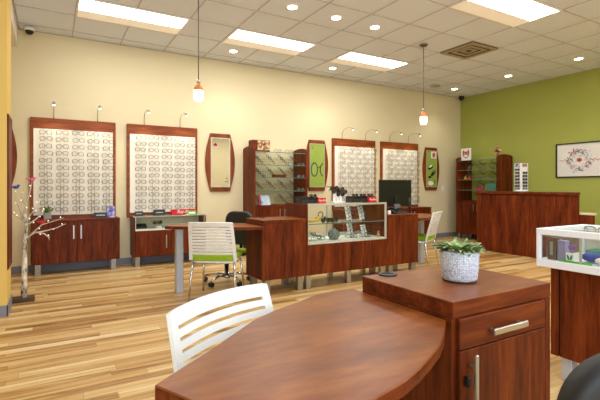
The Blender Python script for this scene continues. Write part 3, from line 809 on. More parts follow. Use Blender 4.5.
mb = MB(); mb.ball(c0 + Vector((-.015, 0, 0)), .028, 0, (.6, 1, 1)); mb.lathe([(.03, -.09), (.028, -.085), (.006, -.07), (.006, 0)], 12, c0); build('centre_and_foot', mb, 'base_wood', t)
t = thing('handbag_case', 'pale patterned spectacle case on the counter of the corner unit', 'case', cu(.08, .12, .872))
mb = MB(); mb.box(CX + .08, CX + .16, 5.93, 6.15, .872, 1.0); build('case', mb, 'tan_print', t, .02, seg=2)
mb = MB(); mb.tube([(CX + .12, 5.98, .99), (CX + .12, 6.0, 1.04), (CX + .12, 6.08, 1.04), (CX + .12, 6.10, .99)], .006, 6); build('strap', mb, 'brown_box', t)
mb = MB(); mb.box(CX + .08, CX + .15, 6.0, 6.20, 1.115, 1.165)
single('pink_case', mb, 'magenta', 'bright pink spectacle case on the lowest glass shelf of corner unit', 'case', cu(.02, .1, 1.115), bevel=.015, seg=2)
mb = MB(); mb.box(CX + .06, CX + .30, 5.67, 5.90, 1.115, 1.26)
single('clear_box', mb, 'teal', 'dull teal box on the lowest glass shelf of the corner unit', 'box', cu(.33, .18, 1.115), bevel=.004)
mb = MB(); mb.lathe([(.035, 0), (.035, .04), (.005, .09)], 14, cu(-.38, .14, 1.345))
single('yellow_cone', mb, 'gold', 'small yellow cone ornament at the left on the second glass shelf', 'ornament', cu(-.38, .14, 1.345))
mb = MB(); mb.lathe([(.03, 0), (.036, .02), (.02, .045), (.004, .05)], 14, cu(-.20, .06, 1.345))
single('red_knob', mb, 'red', 'small red ornament at the front of second glass shelf, corner unit', 'ornament', cu(-.20, .06, 1.345))

# ================================================================== dispensing desk: blocks, showcase, two tables
BY0, BY1 = 4.185, 4.635
def desk_block(x0, x1, y0, y1, lab, front=-1, drawers=False, legs=True):
    """cherry pedestal; its drawer side faces the staff"""
    t = thing('desk_pedestal', lab, 'cabinet', ((x0 + x1) / 2, (y0 + y1) / 2, 0), group='desk pedestals')
    mb = MB(); mb.box(x0, x1, y0, y1, .16, .782); build('carcass', mb, 'wood', t, .003)
    mb = MB(); mb.box(x0 - .001, x1 + .001, y0 - .001, y1 + .001, .783, .82); top = shaded_edge_mat(build('top', mb, 'wood_top_lit', t, .003), 'wood')
    metal_legs(t, (x0 + .07, x1 - .07), (y0 + .05, y1 - .06), .165, .034)
    return t, top
pa, topa = desk_block(1.977, 2.535, BY0, BY1, 'cherry desk pedestal between the white chair table and glass showcase')
mb = MB(); mb.lathe([(.035, .0), (.036, .005), (.026, .005), (.024, -.001)], 20, (2.13, 4.52, .82)); build('cable_grommet', mb, 'black', topa)
pc, topc = desk_block(3.765, 4.315, BY0, BY1, 'cherry desk pedestal under the telephone, right of the showcase')
# showcase counter
sx0, sx1, sy1 = 2.537, 3.763, 4.69
t = thing('display_counter', 'cherry counter with a two-level glass showcase holding eyewear', 'display case', ((sx0 + sx1) / 2, 4.43, 0))
mb = MB(); mb.box(sx0, sx1, BY0, sy1, .16, .515); build('carcass', mb, 'wood', t, .003)
mb = MB(); mb.box(sx0 + .02, sx1 - .02, BY0 + .002, sy1, .515, .535); build('display_deck', mb, 'deck_white', t)
mb = MB(); mb.box(sx0, sx0 + .018, BY0, sy1, .515, .985); build('side_panel', mb, 'wood', t, .002)
mb = MB(); mb.box(sx1 - .018, sx1, BY0, sy1, .515, .985); build('side_panel', mb, 'wood', t, .002)
mb = MB(); mb.box(sx0 + .018, sx0 + .026, BY0 - .004, BY0 + .012, .515, .962); mb.box(sx1 - .045, sx1 - .018, BY0 - .004, BY0 + .012, .515, .962)
mb.box(sx0 + .018, sx1 - .018, BY0 - .004, BY0 + .012, .962, .985); mb.box(sx0 + .018, sx1 - .018, BY0 - .004, BY0 + .008, .512, .526)
build('metal_frame', mb, 'silver_edge', t, .002)
mb = MB(); mb.box(sx0 + .026, sx1 - .045, BY0 + .002, BY0 + .008, .527, .961); build('glass_front', mb, 'clear', t)
mb = MB(); mb.box(sx0 + .018, sx1 - .018, BY0 + .012, sy1, .975, .985); build('glass_top', mb, 'shelf_glass', t)
mb = MB(); mb.box(sx0 + .02, sx1 - .02, BY0 + .03, sy1 - .05, .742, .75); gs = build('glass_shelf', mb, 'shelf_glass', t)
mb = MB(); mb.box(sx0 + .02, sx1 - .02, BY0 + .026, BY0 + .0305, .741, .751); build('polished_edge', mb, 'glass_edge', gs)
mb = MB(); mb.box(sx0 + .018, sx1 - .018, sy1 - .03, sy1, .535, .575); build('rear_track', mb, 'silver_edge', t)
mb = MB(); mb.box(3.15 - .012, 3.15 + .012, sy1 - .02, sy1 - .008, .575, .975); mb.box(sx0 + .3, sx0 + .31, sy1 - .02, sy1 - .008, .575, .975); build('rear_mullion', mb, 'silver_edge', t)
metal_legs(t, (sx0 + .04, 3.16, sx1 - .06), (BY0 + .05, sy1 - .07), .165, .03, 'steel')

# table tops: outline measured from the pedestal's guest-side corner; dx away from the pedestal, dy towards staff
TAB = [(0, -.035), (.10, -.045), (.2, -.03), (.30, .02), (.42, .07), (.53, .13), (.71, .285), (.906, .44), (.85, .56), (.79, .655), (.65, .72), (.53, .727), (.42, .70), (.345, .67), (.27, .634), (.19, .592), (.12, .545), (.06, .497), (.02, .465), (0, .45)]
def boat_table(xc, yc, sx, sy, lab, legpos, stretch=1.0):
    t = thing('desk_table', lab, 'table', (xc + sx * .45, yc + sy * .3, 0), group='boat-shaped desk tables')
    poly = [(xc + sx * a, yc + sy * (b + (stretch * a / .906 if b > -.1 else 0))) for a, b in TAB]
    if sx * sy < 0: poly = poly[::-1]
    mb = MB(); mb.prism(poly, .722, .757); shaded_edge_mat(build('tabletop', mb, 'wood_top_lit', t, .003), 'wood_h')
    lx, ly = legpos
    mb = MB(); mb.box(lx - .04, lx + .04, ly - .04, ly + .04, 0, .722); build('leg', mb, 'leg_metal', t, .006)
    mb = MB(); mb.box(lx - .055, lx + .055, ly - .055, ly + .055, .714, .7225); build('mounting_plate', mb, 'black', t)
    return t
boat_table(1.975, 4.21, -1, 1, 'boat-shaped cherry table behind the white chair, on one square metal leg', (1.237, 4.80), .10)
boat_table(4.318, 4.21, 1, 1, 'boat-shaped cherry table right of the telephone pedestal, seen end-on', (4.96, 4.76), .08)
FX0, FX1, FY0, FY1 = 1.100, 1.648, .922, 1.375
boat_table(FX0 - .002, 1.394, -1, -1, 'large boat-shaped cherry table filling the front of the photo', (.42, .82), 0.)

# front pedestal with drawer and door
t = thing('desk_pedestal', 'cherry pedestal with drawer and door, carrying the white succulent pot', 'cabinet', ((FX0 + FX1) / 2, (FY0 + FY1) / 2, 0), group='desk pedestals')
mb = MB(); mb.box(FX0, FX1 - .03, FY0 + .002, FY1, .16, .765); mb.box(FX1 - .03, FX1, FY0 - .002, FY1, .16, .765); build('carcass', mb, 'wood', t, .002)
mb = MB(); mb.box(FX0, FX1, FY0 - .003, FY1, .766, .82); top = shaded_edge_mat(build('top', mb, 'wood_top_lit', t, .002), 'wood_h')
mb = MB(); mb.box(FX0 + .02, FX1 - .054, FY0 - .014, FY0 + .003, .664, .763); d = build('drawer', mb, 'wood_h', t, .002)
mb = MB(); mb.box(1.252, 1.440, FY0 - .045, FY0 - .033, .697, .719)
for x in (1.27, 1.42): mb.box(x - .006, x + .006, FY0 - .035, FY0 - .013, .70, .715)
build('handle', mb, 'nickel', d, .003)
mb = MB(); mb.box(FX0 + .02, FX1 - .054, FY0 - .014, FY0 + .003, .17, .66); d = build('door', mb, 'wood', t, .002)
mb = MB(); mb.box(1.157, 1.172, FY0 - .047, FY0 - .034, .40, .652)
for z in (.43, .61): mb.box(1.160, 1.169, FY0 - .036, FY0 - .013, z - .006, z + .006)
build('handle', mb, 'nickel', d, .003)
mb = MB(); mb.box(1.137, 1.151, FY0 - .034, FY0 - .0135, .548, .582); build('lock', mb, 'black', d, .004)
metal_legs(t, (FX0 + .07, FX1 - .07), (FY0 + .07, FY1 - .06), .165, .034)
mb = MB(); mb.lathe([(.037, -.001), (.038, .0045), (.034, .006), (.026, .006), (.024, .001)], 28, (1.205, 1.338, .82)); build('cable_grommet', mb, 'black', top)

# succulent pot
px, py = 1.375, 1.118
t = thing('potted_succulent', 'green succulent in a white woven-textured pot on the front pedestal', 'plant', (px, py, .82))
mb = MB(); mb.lathe([(.060, .004), (.066, .012), (.071, .06), (.0725, .112), (.069, .118), (.064, .116), (.062, .1)], 40, (px, py, .82)); build('pot', mb, 'pot', t)
mb = MB(); mb.lathe([(.062, 0), (.0635, .004), (.061, .007)], 40, (px, py, .82)); build('foot', mb, 'pot_dark', t)
mb = MB(); mb.lathe([(.063, .098), (.04, .106), (.004, .108)], 24, (px, py, .82)); build('soil', mb, 'soil', t)
mb = MB()
for k in range(210):
    a = random.uniform(0, 2 * PI); e = random.uniform(.1, 1.5)
    r0 = random.uniform(.0, .056)
    mb.leaf((px + r0 * math.cos(a), py + r0 * math.sin(a), .930 + random.uniform(0, .008)), (math.cos(a + random.uniform(-.5, .5)), math.sin(a + random.uniform(-.5, .5)), e * .45), (0, 0, 1), random.uniform(.042, .066), random.uniform(.015, .021), random.uniform(.15, .45))
build('leaves', mb, 'leaf', t)

# ================================================================== chairs
def make_guest_chair(label):
    """faces +Y; origin on the floor under the seat centre"""
    t = thing('guest_chair', label, 'chair', group='white slat-back chairs')
    W, Z0, Z1 = .495, .488, .825
    def P(u, z):                                     # u in -1..1 across, curved shell
        f = (z - Z0) / (Z1 - Z0)
        w = (W / 2) * (1.0 - .07 * f)
        y = -.225 - .075 * f - .012 * f * f + .045 * (u * u - 1) * (.35 + .65 * f) 
        return Vector((u * w, y, z))
    bm = bmesh.new()
    zs = [Z0]; solid = [True]
    z = .487; slots = []
    for k in range(9):
        slots.append((z + .0215, z + .0325)); z += .0325
    us = [-1, -.93, -.86] + [-.86 + 1.72 * k / 24 for k in range(1, 24)] + [.86, .93, 1]
    lv = sorted(set([.425, .455, Z0, Z1 - .012, Z1] + [q for s_ in slots for q in s_]))
    grid = [[None] * len(us) for _ in lv]
    for i, zz in enumerate(lv):
        for j, u in enumerate(us):
            dz = -.004 * max(0, (abs(u) - .9) / .1) ** 2 if zz == Z1 else 0.
            crown = .004 * (1 - u * u) * ((zz - Z0) / (Z1 - Z0))
            grid[i][j] = bm.verts.new(P(u, zz) + Vector((0, 0, dz + crown)))
    for i in range(len(lv) - 1):
        hole = lv[i] < Z0 - 1e-6 or any(abs(lv[i] - a) < 1e-6 for a, b in slots)
        for j in range(len(us) - 1):
            if hole and 1 < j < len(us) - 3: continue
            f = bm.faces.new([grid[i][j], grid[i][j + 1], grid[i + 1][j + 1], grid[i + 1][j]])
    me = bpy.data.meshes.new('backrest'); bm.to_mesh(me); bm.free(); me.materials.append(M['white_plastic'])
    o = bpy.data.objects.new('backrest', me); COL.objects.link(o); o.parent = t
    md = o.modifiers.new('thickness', 'SOLIDIFY'); md.thickness = .012; md.offset = 0
    # seat: cushion on a white pan
    def rr(w, d, r, n=5):
        pts = []
        for cx, cy, a0 in ((w - r, d - r, 0), (-w + r, d - r, PI / 2), (-w + r, -d + r, PI), (w - r, -d + r, 1.5 * PI)):
            for k in range(n): 
                a = a0 + PI / 2 * k / (n - 1); pts.append((cx + r * math.cos(a), cy + r * math.sin(a)))
        return pts
    mb = MB(); mb.prism(rr(.228, .222, .06), .415, .476); build('seat_cushion', mb, 'lime', t, .014, local=True, seg=2)
    mb = MB(); mb.prism(rr(.222, .216, .06), .398, .415); build('seat_pan', mb, 'white_plastic', t, .004, local=True)
    for sx in (-1, 1):
        mb = MB(); mb.tube([(sx * .205, .17, .40), (sx * .225, .205, .2), (sx * .232, .225, 0)], .0115, 8); build('leg', mb, 'chrome', t, local=True)
        mb = MB(); mb.tube([(sx * .218, -.195, .405), (sx * .232, -.228, .22), (sx * .242, -.262, 0)], .0115, 8); build('leg', mb, 'chrome', t, local=True)
    mb = MB(); mb.tube([(-.205, .17, .395), (.205, .17, .395)], .009, 6); mb.tube([(-.224, -.2, .395), (.224, -.2, .395)], .009, 6)
    for sx in (-1, 1): mb.tube([(sx * .205, .17, .395), (sx * .224, -.2, .395)], .009, 6)
    build('seat_frame', mb, 'chrome', t, local=True)
    return t
def face(dx, dy): return math.atan2(-dx, dy)
ch = make_guest_chair('white slat-back chair with lime seat standing before the metal-legged table')
place(ch, (1.565, 4.43, 0), face(.56, .83), ch['label'])
c2 = dup(ch); place(c2, (4.665, 4.565, 0), face(-.45, .89), 'white slat-back chair with lime seat half hidden beyond the succulent pot')
c3 = dup(ch); place(c3, (.632, 1.062, 0), face(.45, -.89), 'cream white slat-back chair tucked against the large front table')

def make_office_chair(label, seat='lime'):
    """faces +Y"""
    t = thing('office_chair', label, 'office chair', group='black swivel chairs')
    def rounded(w, h, r, n=7, cz=0.):
        pts = []
        for cx, cy, a0 in ((w - r, h - r, 0), (-w + r, h - r, PI / 2), (-w + r, -h + r, PI), (w - r, -h + r, 1.5 * PI)):
            for k in range(n):
                a = a0 + PI / 2 * k / (n - 1); pts.append((cx + r * math.cos(a), cz + cy + r * math.sin(a)))
        return pts
    mb = MB()
    out = rounded(.225, .215, .13, 12, .655)
    mb.prism(out, -.275, -.215, 'xzy'); build('backrest', mb, 'black_fabric', t, .028, local=True, seg=6, soft=True)
    mb = MB(); mb.prism(rounded(.21, .20, .08), .365, .41); build('seat', mb, seat, t, .016, local=True, seg=2)
    mb = MB(); mb.prism(rounded(.21, .185, .08), .34, .365); build('seat_pan', mb, 'black', t, local=True)
    mb = MB(); mb.tube([(0, -.05, .335), (0, -.2, .335), (0, -.275, .40), (0, -.285, .6)], .02, 8); build('back_post', mb, 'black', t, local=True)
    mb = MB(); mb.lathe([(.022, .34), (.022, .24), (.03, .24), (.03, .10), (.045, .09), (.045, .07)], 16); build('gas_column', mb, 'chrome', t, local=True)
    for k in range(5):
        a = 2 * PI * k / 5 + .35; d = Vector((math.cos(a), math.sin(a), 0))
        mb = MB(); mb.tube([d * .03 + Vector((0, 0, .095)), d * .15 + Vector((0, 0, .105)), d * .29 + Vector((0, 0, .075))], [.02, .017, .012], 8); b = build('base_arm', mb, 'chrome', t, local=True)
        mb = MB(); c = d * .285 + Vector((0, 0, .029)); s_ = Vector((-d.y, d.x, 0))
        for q in (-.016, .016):
            Mq = Matrix.Translation(c + s_ * q) @ Matrix.Rotation(a + PI / 2, 4, 'Z') @ Matrix.Rotation(PI / 2, 4, 'Y')
            mb.lathe([(.006, -.009), (.028, -.009), (.029, 0), (.028, .009), (.006, .009)], 14, (0, 0, 0), 0, Mq)
        mb.tube([c, c + Vector((0, 0, .045))], .008, 6)
        build('caster', mb, 'black', b, local=True)
    return t
oc = make_office_chair('black-backed swivel chair with lime seat and chrome star base behind the table')
place(oc, (1.875, 5.0, 0), face(-.88, -.47), oc['label'])
oc2 = make_office_chair('black rounded chair back at the lower right corner beside the front pedestal', 'black_fabric')
place(oc2, (1.128, .534, .012), face(.505, .863), oc2['label'])

# ================================================================== things on the showcase and desk
def sunglass_tray(x0, x1, lab, who, n):
    y0, y1, z = 4.36, 4.52, .985
    t = thing('sunglass_tray', lab, 'tray', ((x0 + x1) / 2, 4.44, z), group='black sunglass trays')
    mb = MB(); mb.box(x0, x1, y0, y1, z, z + .012)
    mb.box(x0, x1, y1 - .012, y1, z + .012, z + .075); mb.box(x0, x1, y0, y0 + .01, z + .012, z + .04); mb.box(x0, x0 + .01, y0 + .01, y1 - .012, z + .012, z + .055); mb.box(x1 - .01, x1, y0 + .01, y1 - .012, z + .012, z + .055)
    build('tray', mb, 'tray_black', t, .002)
    w = (x1 - x0) / n
    for k in range(n):
        put_glasses((x0 + w * (k + .5), 4.40, z + .092), (.2, 0, 0), f'sunglasses {["at the left end", "in the middle", "at the right end"][k if n == 3 else k * 2]} of the {who} sunglass tray', 'sunglasses on the trays', S_FLAT, 'sunglasses', 0)
        put_glasses((x0 + w * (k + .5) + .01, 4.385, z + .062), (.2, 0, 0), f'lower sunglasses {["at the left end", "in the middle", "at the right end"][k if n == 3 else k * 2]} of the {who} sunglass tray', 'sunglasses on the trays', S_FLAT, 'sunglasses', 0)
def red_sign(x0, x1, y, lab):
    z = .985
    t = thing('logo_sign', lab, 'sign', ((x0 + x1) / 2, y, z), group='red boxes with white script')
    mb = MB(); mb.box(x0, x1, y, y + .03, z, z + .065); build('block', mb, 'red', t, .003)
    text('Ray-Ban', t, 'white_card', .034, Matrix.Translation(((x0 + x1) / 2, y - .001, z + .034)) @ FACE_S)
sunglass_tray(2.575, 2.82, 'black tray of sunglasses on the left end of the glass showcase', 'left', 2)
red_sign(2.79, 2.90, 4.325, 'small red sign with white script by the left sunglass tray')
sunglass_tray(3.34, 3.72, 'black tray of sunglasses at the right end of the glass showcase', 'right', 3)
red_sign(3.57, 3.70, 4.325, 'small red sign with white script by the right sunglass tray')
# eyeglass tree on the showcase
t = thing('glasses_tree', 'white-posted stand of black glasses in the middle of the showcase top', 'stand', (3.13, 4.42, .985))
mb = MB(); mb.box(3.05, 3.22, 4.37, 4.47, .985, .997); build('base', mb, 'white_card', t, .003)
for k, x in enumerate((3.085, 3.135, 3.185)):
    mb = MB(); mb.box(x - .012, x + .012, 4.41, 4.43, .997, 1.13 + .02 * (1 - k)); build('post', mb, 'white_card', t)
for k, (x, z) in enumerate([(3.07, 1.17), (3.16, 1.155), (3.10, 1.125), (3.21, 1.12), (3.17, 1.09)]):
    put_glasses((x, 4.395, z), (.2, 0, .2), f'black sunglasses, {ORD[k]} of those hung on the white-posted stand', 'sunglasses on the white-posted stand', S_PROTO, 'sunglasses', 0)
# showcase interior
def pyramid(x, y, z, n, lab, who, wood_=False):
    t = thing('glasses_rack', lab, 'stand', (x, y, z), group='tiered racks in the showcase')
    mb = MB(); mb.box(x - .05, x + .05, y - .05, y + .06, z, z + .006); mb.prism([(y - .02, z), (y + .05, z), (y + .05, z + .05 * n), (y + .044, z + .05 * n)], x - .004, x + .004, 'yzx'); build('post', mb, 'clear_plastic', t)
    mb = MB(); mb.prism([(y - .01, z + .006), (y - .006, z + .006), (y + .052, z + .05 * n), (y + .048, z + .05 * n)], x - .042, x + .042, 'yzx'); build('back_plate', mb, 'white_card', t)
    for k in range(n):
        put_glasses((x + .01 * (k % 2), y - .06 + .018 * k, z + .03 + .046 * k), (-.2, .1, .15), f'eyeglasses, {["lowest", "second", "third", "highest"][k if k < n - 1 else 3]} on the {who}', 'eyeglasses on the showcase racks', B_PROTO)
pyramid(3.32, 4.42, .75, 4, 'tiered rack on the showcase upper shelf, left of its neighbour', 'left upper showcase rack')
pyramid(3.53, 4.42, .75, 4, 'tiered rack at the right on the showcase upper shelf', 'right upper showcase rack')
pyramid(3.32, 4.38, .535, 4, 'tiered rack on the showcase floor right of the grey vase', 'left lower showcase rack')
pyramid(3.53, 4.36, .535, 3, 'tiered rack at the right on the showcase floor', 'right lower showcase rack')
t = thing('gold_ornament', 'gold and black oversized ornamental spectacles on the showcase upper shelf', 'ornament', (2.72, 4.36, .75))
mb = MB(); mb.tube([(2.57, 4.35, .765), (2.68, 4.34, .775), (2.80, 4.34, .785), (2.88, 4.36, .80)], [.012, .018, .02, .012], 8); mb.ball((2.80, 4.35, .80), .035, 0, (1.2, .8, .8)); build('gold_body', mb, 'gold', t)
mb = MB(); mb.tube([(2.83 + .035 * math.cos(a), 4.34, .845 + .035 * math.sin(a)) for a in [2 * PI * k / 14 for k in range(14)]], .006, 6, closed=True); mb.ball((2.90, 4.36, .80), .022); build('black_ring', mb, 'frame_black', t)
t = thing('butterfly_ornament', 'purple butterfly ornament at the left of the showcase upper shelf', 'ornament', (2.60, 4.34, .80))
mb = MB()
for a, b, c, d in ((-.02, .02, .03, .9), (.024, .022, .03, -.9), (-.015, -.016, .02, -.5), (.017, -.016, .02, .5)):
    mb.prism(ell(2.60 + a, .875 + b, c, .017, 10, d), 4.338, 4.341, 'xzy')
build('wing_pair', mb, 'purple', t); mb = MB(); mb.tube([(2.60, 4.34, .75), (2.60, 4.34, .90)], .003, 5); build('stem', mb, 'frame_grey', t)
for k, (x, lab) in enumerate([(2.90, 'black sunglasses lying left on the showcase upper shelf beside gold ornament'), (3.02, 'black sunglasses lying in the middle of the showcase upper shelf')]):
    put_glasses((x, 4.33, .778), (0, 0, .1), lab, 'sunglasses on the showcase shelf', S_PROTO, 'sunglasses', 0)
for k, (x, z, lab) in enumerate([(2.70, .62, 'wire eyeglasses hung highest on the small stand in the showcase'), (2.77, .585, 'wire eyeglasses in the middle of the small stand in the showcase'), (2.83, .565, 'wire eyeglasses lowest on the small stand in the showcase')]):
    put_glasses((x, 4.33, z), (.1, .2, .1), lab, 'eyeglasses on the showcase floor', B_PROTO, k=2)
t = thing('wire_stand', 'small wire stand of eyeglasses on the showcase floor, left of vase', 'stand', (2.76, 4.35, .535))
mb = MB(); mb.tube([(2.70, 4.345, .535), (2.70, 4.345, .63)], .004, 6); mb.tube([(2.83, 4.345, .535), (2.83, 4.345, .57)], .004, 6); mb.tube([(2.69, 4.345, .63), (2.84, 4.345, .565)], .004, 6); build('wire', mb, 'steel', t)
mb = MB(); mb.box(2.68, 2.85, 4.33, 4.37, .535, .542); build('base', mb, 'steel', t)
mb = MB(); mb.lathe([(.03, 0), (.055, .01), (.076, .05), (.07, .09), (.045, .115), (.022, .125), (.024, .14), (.015, .138)], 28, (3.01, 4.32, .535))
single('round_vase', mb, 'vase', 'round grey textured vase on the showcase floor', 'vase', (3.01, 4.32, .535))
t = thing('toy_figure', 'tiny pink and yellow ornament in the showcase right corner', 'ornament', (3.69, 4.28, .535))
mb = MB(); mb.ball((3.69, 4.28, .558), .023); build('yellow_base', mb, 'gold', t); mb = MB(); mb.ball((3.69, 4.28, .592), .018); build('pink_top', mb, 'pink', t)
# monitor
t = thing('monitor', 'black computer monitor on the desk pedestal right of the showcase', 'monitor', (4.195, 4.52, .82))
mb = MB(); mb.box(3.893, 4.497, 4.49, 4.515, .91, 1.283); build('casing', mb, 'screen', t, .006)
mb = MB(); mb.box(3.905, 4.485, 4.5152, 4.519, .925, 1.271); build('display_face', mb, 'black', t)
mb = MB(); mb.box(4.165, 4.225, 4.468, 4.49, .84, 1.05); build('stand_neck', mb, 'black', t, .004)
mb = MB(); mb.box(4.07, 4.30, 4.40, 4.58, .82, .832); build('stand_base', mb, 'black', t, .004)
# telephone
t = thing('telephone', 'black desk telephone in front of the monitor', 'telephone', (4.06, 4.30, .82))
mb = MB(); mb.prism([(4.22, .82), (4.39, .82), (4.39, .885), (4.24, .84)], 3.97, 4.17, 'yzx'); build('body', mb, 'black', t, .004)
mb = MB(); mb.tube([(3.995, 4.25, .87), (3.995, 4.29, .885), (3.995, 4.35, .90), (3.995, 4.38, .895)], [.022, .014, .014, .022], 8); build('handset', mb, 'black', t)
mb = MB(); mb.prism([(4.335, .895), (4.35, .89), (4.375, .945), (4.362, .95)], 4.04, 4.15, 'yzx'); build('display_panel', mb, 'frame_grey', t, .003)
mb = MB(); mb.tube([(4.02, 4.39, .86), (4.08, 4.41, .94), (4.14, 4.40, .90), (4.19, 4.38, .85)], .008, 6); build('cord', mb, 'black', t)
mb = MB(); mb.box(3.83, 3.875, 4.24, 4.28, .82, .868)
single('paper_box', mb, 'white_card', 'small white box beside the black telephone', 'box', (3.85, 4.26, .82), bevel=.003)
t = thing('desk_holder', 'slim black upright holder on the pedestal right of the monitor', 'holder', (4.285, 4.30, .82))
mb = MB(); mb.lathe([(.035, 0), (.035, .008), (.01, .012)], 18, (4.275, 4.30, .82)); build('foot', mb, 'black', t)
mb = MB(); mb.tube([(4.275, 4.30, .83), (4.27, 4.30, .88), (4.272, 4.30, .95), (4.265, 4.30, 1.03)], [.012, .017, .024, .014], 10); build('body', mb, 'black', t)

# ================================================================== reception desk, spinner, picture
t = thing('reception_desk', 'tall dark cherry reception counter with an overhanging top before green wall', 'counter', (7.2, 4.36, 0))
mb = MB(); mb.box(6.95, 6.99, 3.46, 5.255, .0, 1.055); build('front_panel', mb, 'wood', t, .003)
mb = MB(); mb.prism([(6.915, 3.455), (7.0, 3.455), (7.37, 3.66), (7.37, 5.275), (6.915, 5.275)], 1.057, 1.098); build('counter_top', mb, 'wood_h', t, .005)
mb = MB(); mb.box(7.0, 7.03, 3.265, 3.9, 0, .755); mb.box(7.03, 7.32, 3.9, 5.25, 0, 1.055); build('staff_side', mb, 'wood', t, .003)
mb = MB(); mb.box(6.992, 7.06, 3.25, 3.9, .757, .79); build('pale_worktop', mb, 'pale_top', t, .003)
sxp, syp = 7.20, 4.53
t = thing('sunglass_spinner', 'white rotating sunglass rack on the reception counter', 'display rack', (sxp, syp, 1.098))
mb = MB(); mb.lathe([(.115, 0), (.115, .03), (.10, .036)], 28, (sxp, syp, 1.098)); build('base', mb, 'white_plastic', t)
RS = Matrix.Translation((sxp, syp, 0)) @ Matrix.Rotation(math.radians(-13), 4, 'Z')
for k in range(4):
    Mx = RS @ Matrix.Rotation(PI / 2 * k, 4, 'Z')
    mb = MB(); mb.box(-.085, .085, -.066, -.058, 1.13, 1.60, 0, Mx); build('face_panel', mb, 'white_plastic', t)
for k, mt in enumerate(('tan_print', 'violet_print', 'tan_print', 'violet_print')):
    Mx = RS @ Matrix.Rotation(PI / 2 * k, 4, 'Z')
    mb = MB(); mb.box(-.06, .06, -.0685, -.0655, 1.53, 1.595, 0, Mx); build('header_picture', mb, mt, t)
for k, sd in ((0, 'right'), (3, 'left')):
    an = math.radians(-13) + PI / 2 * k
    for r_ in range(7):
        p = Matrix.Translation((sxp, syp, 0)) @ Matrix.Rotation(an, 4, 'Z') @ Vector((0, -.088, 1.49 - .058 * r_))
        put_glasses(p, (0, 0, an), f'black sunglasses, {["topmost", "second", "third", "fourth", "fifth", "sixth", "lowest"][r_]} on the {sd} face of the spinner', 'sunglasses on the spinner', S_FLAT, 'sunglasses')
# picture
PYC, PZC, PHW, PHH = 4.25, 1.692, .425, .33
t = thing('framed_picture', 'black framed print of a coloured spectacle wreath on the green wall', 'picture', (XG, PYC, PZC))
mb = MB(); fx = XG - .03
for a, b, c, d in ((-PHW, PHW, PHH - .022, PHH), (-PHW, PHW, -PHH, -PHH + .022), (-PHW, -PHW + .022, -PHH + .022, PHH - .022), (PHW - .022, PHW, -PHH + .022, PHH - .022)):
    mb.box(fx, XG, PYC + a, PYC + b, PZC + c, PZC + d)
build('frame', mb, 'black', t)
def pw(polys, dx=0.):
    mb = MB()
    for p in polys: mb.prism([(PYC + a, PZC + b) for a, b in p], XG - .0135 - dx, XG - .0125 - dx, 'yzx')
    return mb
rnd = random.Random(3)
marks = {'frame_grey': [], 'orange': [], 'purple': [], 'pale_blue': [], 'magenta': [], 'leaf2': []}
for k in range(210):
    a = rnd.uniform(0, 2 * PI); r_ = rnd.gauss(.185, .036)
    if r_ > .27: continue
    c = (r_ * math.cos(a), r_ * math.sin(a) * .95)
    key = rnd.choice(['frame_grey', 'frame_grey', 'frame_grey', 'orange', 'purple', 'pale_blue', 'pale_blue', 'leaf2', 'magenta'])
    marks[key].append(ell(c[0], c[1], rnd.uniform(.012, .03), rnd.uniform(.003, .007), 8, a + rnd.uniform(.5, 2.2)))
for s_ in (-1, 1):
    for k in range(4):
        marks['orange' if k % 2 else 'magenta'].append(ell(s_ * (.22 + .04 * k), .0 + .012 * math.sin(k * 2), .028, .006, 8, .5 * (-1) ** k))
marks['orange'].append(ell(0, 0, .05, .04, 12)); 
wr = MB(); keys = list(marks) + ['navy']; wr.box(XG - .012, XG - .006, PYC - PHW + .02, PYC + PHW - .02, PZC - PHH + .02, PZC + PHH - .02, len(keys))
marks['navy'] = [ell(0, -.005, .022, .02, 12)]
for i, key in enumerate(keys):
    dx = .0004 * (1 + i)
    for p in marks[key]: wr.prism([(PYC + a, PZC + b) for a, b in p], XG - .0135 - dx, XG - .0125 - dx, 'yzx', i)
build('print', wr, keys + ['print_white'], t)

# ================================================================== white glass case at the right
gx0, gx1, gy0, gy1, gz0, gz1 = 2.577, 3.12, .42, 1.525, .70, .932
t = thing('glass_case', 'white framed glass display case on a cherry base at the right edge', 'display case', (2.85, .97, 0))
mb = MB(); mb.box(2.672, 3.10, .52, 1.436, .15, .70); build('base_cabinet', mb, 'wood', t, .003)
mb = MB(); mb.box(2.672, 3.10, 1.4425, 1.49, .15, .70); build('end_panel', mb, 'wood', t, .002)
mb = MB(); e = .025
mb.box(gx0, gx1, gy0, gy1, gz0, gz0 + .045)
for x in (gx0, gx1 - e):
    mb.box(x, x + e, gy0, gy1, gz1 - .038, gz1)
    for y in (gy0, gy1 - e): mb.box(x, x + e, y, y + e, gz0 + .045, gz1 - .038)
for y in (gy0, gy1 - e): mb.box(gx0 + e, gx1 - e, y, y + e, gz1 - .038, gz1)
build('white_frame', mb, 'case_white', t, .003)
mb = MB(); mb.box(gx0 + .008, gx0 + .013, gy0 + e, gy1 - e, gz0 + .045, gz1 - .038); build('glass_front', mb, 'clear', t)
mb = MB(); mb.box(gx0 + e, gx1 - e, gy1 - .014, gy1 - .009, gz0 + .045, gz1 - .038); build('glass_end', mb, 'clear', t)
mb = MB(); mb.box(gx0 + e, gx1 - e, gy0 + e, gy1 - e, gz1 - .012, gz1 - .005); build('glass_top', mb, 'clear', t)
mb = MB(); mb.box(gx1 - .012, gx1 - .007, gy0 + e, gy1 - e, gz0 + .045, gz1 - .038); build('rear_pane', mb, 'deck_white', t)
mb = MB(); mb.box(gx0 + .014, gx0 + .022, 1.272, 1.284, gz0 + .045, gz1 - .038); build('pane_joint', mb, 'silver_edge', t)
